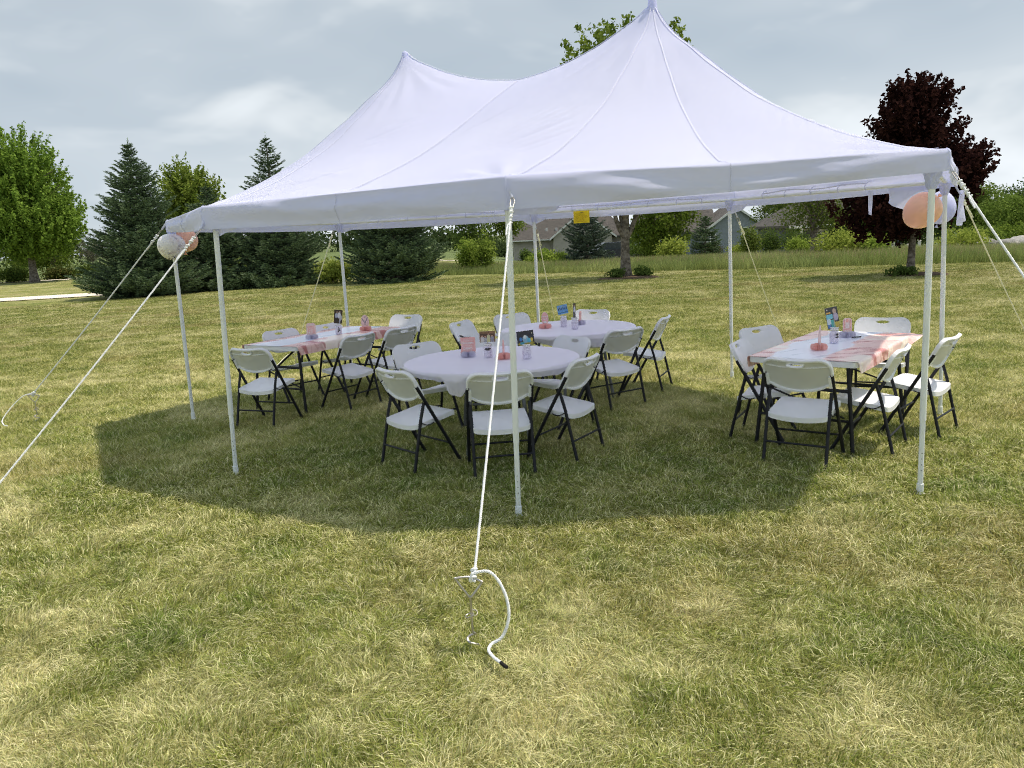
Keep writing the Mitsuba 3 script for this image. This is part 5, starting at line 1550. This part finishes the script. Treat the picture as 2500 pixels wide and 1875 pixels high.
part(h1, 'fascia', join(slab([(5.85, 105.15, .74), (10.2, 105.15, 4.16), (10.2, 105.22, 4.16), (5.85, 105.22, .74)], .26), slab([(10.2, 105.15, 4.16), (14.55, 105.15, .74), (14.55, 105.22, .74), (10.2, 105.22, 4.16)], .26)), TRIM, False)
part(h1, 'gutter', block(.6, 5.9, 107.16, 107.29, .56, .70), TRIM, False)
for px in (5.7, 7.0):
    part(h1, 'roof_vent', block(px - .13, px + .13, 108.6, 108.9, 1.6, 2.15), TRIM, False)
window(h1, 10.2, 105.6, -.4, 1.3, 1.3)

h2 = thing('house', 'grey gabled house with white trim behind the right tent leg', 'house')
g = float(terrain(27, 101)) - .4
part(h2, 'gable_wall', trimesh.creation.extrude_polygon(Polygon([(0, g), (6.6, g), (6.6, 1.25), (3.5, 3.35), (0, .95)]), 7.0, engine='earcut').apply_transform(np.array([[1, 0, 0, 25.0], [0, 0, 1, 100.0], [0, 1, 0, 0], [0, 0, 0, 1.0]])), GREYWALL, False)
part(h2, 'roof', join(slab([(24.6, 99.6, .80), (28.5, 99.6, 3.55), (28.5, 107.4, 3.55), (24.6, 107.4, .80)]), slab([(28.5, 99.6, 3.55), (32.1, 99.6, 1.05), (32.1, 107.4, 1.05), (28.5, 107.4, 3.55)])), BROWNROOF, False)
part(h2, 'fascia', join(slab([(24.55, 99.5, .82), (28.5, 99.5, 3.6), (28.5, 99.59, 3.6), (24.55, 99.59, .82)], .28), slab([(28.5, 99.5, 3.6), (32.15, 99.5, 1.07), (32.15, 99.59, 1.07), (28.5, 99.59, 3.6)], .28)), TRIM, False)
part(h2, 'wing_wall', block(17.5, 24.99, 102, 109, g, .9), GREYWALL, False)
part(h2, 'wing_roof', join(slab([(17.0, 101.4, .78), (26.9, 101.4, .78), (26.9, 105.5, 4.0), (17.0, 105.5, 4.0)]), slab([(17.0, 105.5, 4.0), (26.9, 105.5, 4.0), (26.9, 109.6, .78), (17.0, 109.6, .78)])), BROWNROOF, False)
for tx, tz in ((25.03, .9), (31.55, 1.2)):
    part(h2, 'corner_trim', block(tx - .1, tx + .1, 99.93, 99.999, g, tz), TRIM, False)
window(h2, 29.6, 100.0, .35, .62, 1.05)
window(h2, 25.7, 100.0, -.2, .5, 1.6)
window(h2, 21.0, 102.0, -.3, 1.4, 1.1)

h3 = thing('house', 'dark house with a porch post, half hidden by trees', 'house')
g = float(terrain(23, 64)) - .3
part(h3, 'wall', block(21.9, 31.0, 63, 70, g, 1.2), DARKWALL, False)
part(h3, 'roof', join(slab([(21.3, 60.6, 1.15), (31.6, 60.6, 1.15), (28.6, 65.6, 3.4), (24.3, 65.6, 3.4)]), slab([(24.3, 65.7, 3.4), (28.6, 65.7, 3.4), (31.6, 70.6, 1.15), (21.3, 70.6, 1.15)]),
                      slab([(21.3, 70.6, 1.15), (21.3, 60.6, 1.15), (24.3, 65.6, 3.4), (24.3, 65.7, 3.4)]), slab([(31.6, 60.6, 1.15), (31.6, 70.6, 1.15), (28.6, 65.7, 3.4), (28.6, 65.6, 3.4)])), BROWNROOF, False)
part(h3, 'fascia', block(21.3, 31.6, 60.5, 60.59, .93, 1.13), TRIM, False)
for px in (22.3, 27.4):
    part(h3, 'porch_post', block(px - .09, px + .09, 60.75, 60.95, g, .97), TRIM, False)
window(h3, 23.3, 63.0, .1, 1.0, 1.2)
window(h3, 26.1, 63.0, .1, 1.0, 1.2)
part(h3, 'door', block(24.3, 25.2, 62.95, 63.05, g + .2, .75), TRIM, False)

for x, y, h, lab in ((15.85, 33.6, .52, 'short white fence post left of the purple maple trunk'), (16.25, 33.8, .70, 'taller white fence post beside the purple maple trunk'), (16.95, 33.9, .46, 'low white fence post right of the purple maple trunk'), (17.3, 33.7, .60, 'white fence post farthest right behind the tent leg')):
    z = float(terrain(x, y))
    single('fence_post', lab, 'fence post', join(rbox(x - .045, x + .045, y - .045, y + .045, z - .05, z + h, .006), rbox(x - .06, x + .06, y - .06, y + .06, z + h - .001, z + h + .04, .012)), TRIM, False, 'white fence posts beyond the meadow')

# boulders at the far right
rng = np.random.default_rng(5)
for i, (x, y, s, lab) in enumerate(((28.6, 50.0, .55, 'grey boulder leftmost in the row by the right edge'), (29.9, 50.6, .75, 'large grey boulder in the row by the right edge'), (31.3, 50.2, .62, 'flat grey boulder third in the row by the right edge'), (32.6, 50.9, .8, 'big pale boulder at the end of the row by the right edge'))):
    m = trimesh.creation.icosphere(3, 1.0)
    v = np.asarray(m.vertices)
    v = v * (0.75 + .5 * fbm(v * 1.4 + i * 7, 3, 4))[:, None] * [s * 1.25, s, s * .6]
    single('boulder', lab, 'boulder', trimesh.Trimesh(v + [x, y, float(terrain(x, y)) + s * .28], m.faces, process=False), STONE, 40, 'boulders by the right edge')


def car(label, x, y, color_name, yaw):
    key = thing('parked_car', label, 'car')
    z = float(terrain(x, y))
    c, s = math.cos(yaw), math.sin(yaw)

    def put(m):
        v = np.asarray(m.vertices)
        return trimesh.Trimesh(np.column_stack([x + v[:, 0] * c - v[:, 1] * s, y + v[:, 0] * s + v[:, 1] * c, z + v[:, 2]]), m.faces, process=False)

    def side(poly, w):
        m = trimesh.creation.extrude_polygon(poly.buffer(.06, quad_segs=4).buffer(-.02), w, engine='earcut')
        v = np.asarray(m.vertices)
        return trimesh.Trimesh(np.column_stack([v[:, 0], v[:, 2] - w / 2, v[:, 1]]), m.faces, process=False)
    body = side(Polygon([(-2.2, .35), (2.2, .35), (2.25, .70), (1.9, .88), (1.0, .95), (-1.9, .98), (-2.25, .8)]), 1.72)
    cabin = side(Polygon([(-1.8, .98), (1.0, .95), (.45, 1.42), (-1.3, 1.45)]), 1.5)
    part(key, 'body', put(body), color_name, 30)
    part(key, 'cabin', put(side(Polygon([(-1.25, 1.45), (.42, 1.42), (.40, 1.48), (-1.2, 1.52)]), 1.46)), color_name, 30)
    part(key, 'window', put(cabin), PANE, 30)
    for sx in (-1.35, 1.4):
        for sy in (-.80, .80):
            part(key, 'wheel', put(tube([[sx, sy - .1, .32], [sx, sy + .1, .32]], .32, 20)), CHARCOAL, 40)
    for sy in (-.55, .55):
        part(key, 'headlight', put(rbox(2.22, 2.30, sy - .16, sy + .16, .62, .74, .015)), WHITE, 30)


CARPAINT = mat('dark_car_paint_material', rgb(.03, .035, .045), .25, .5)
car('dark car parked on the far lawn, seen right of the forked trunk', 8.9, 64.5, CARPAINT, .2)
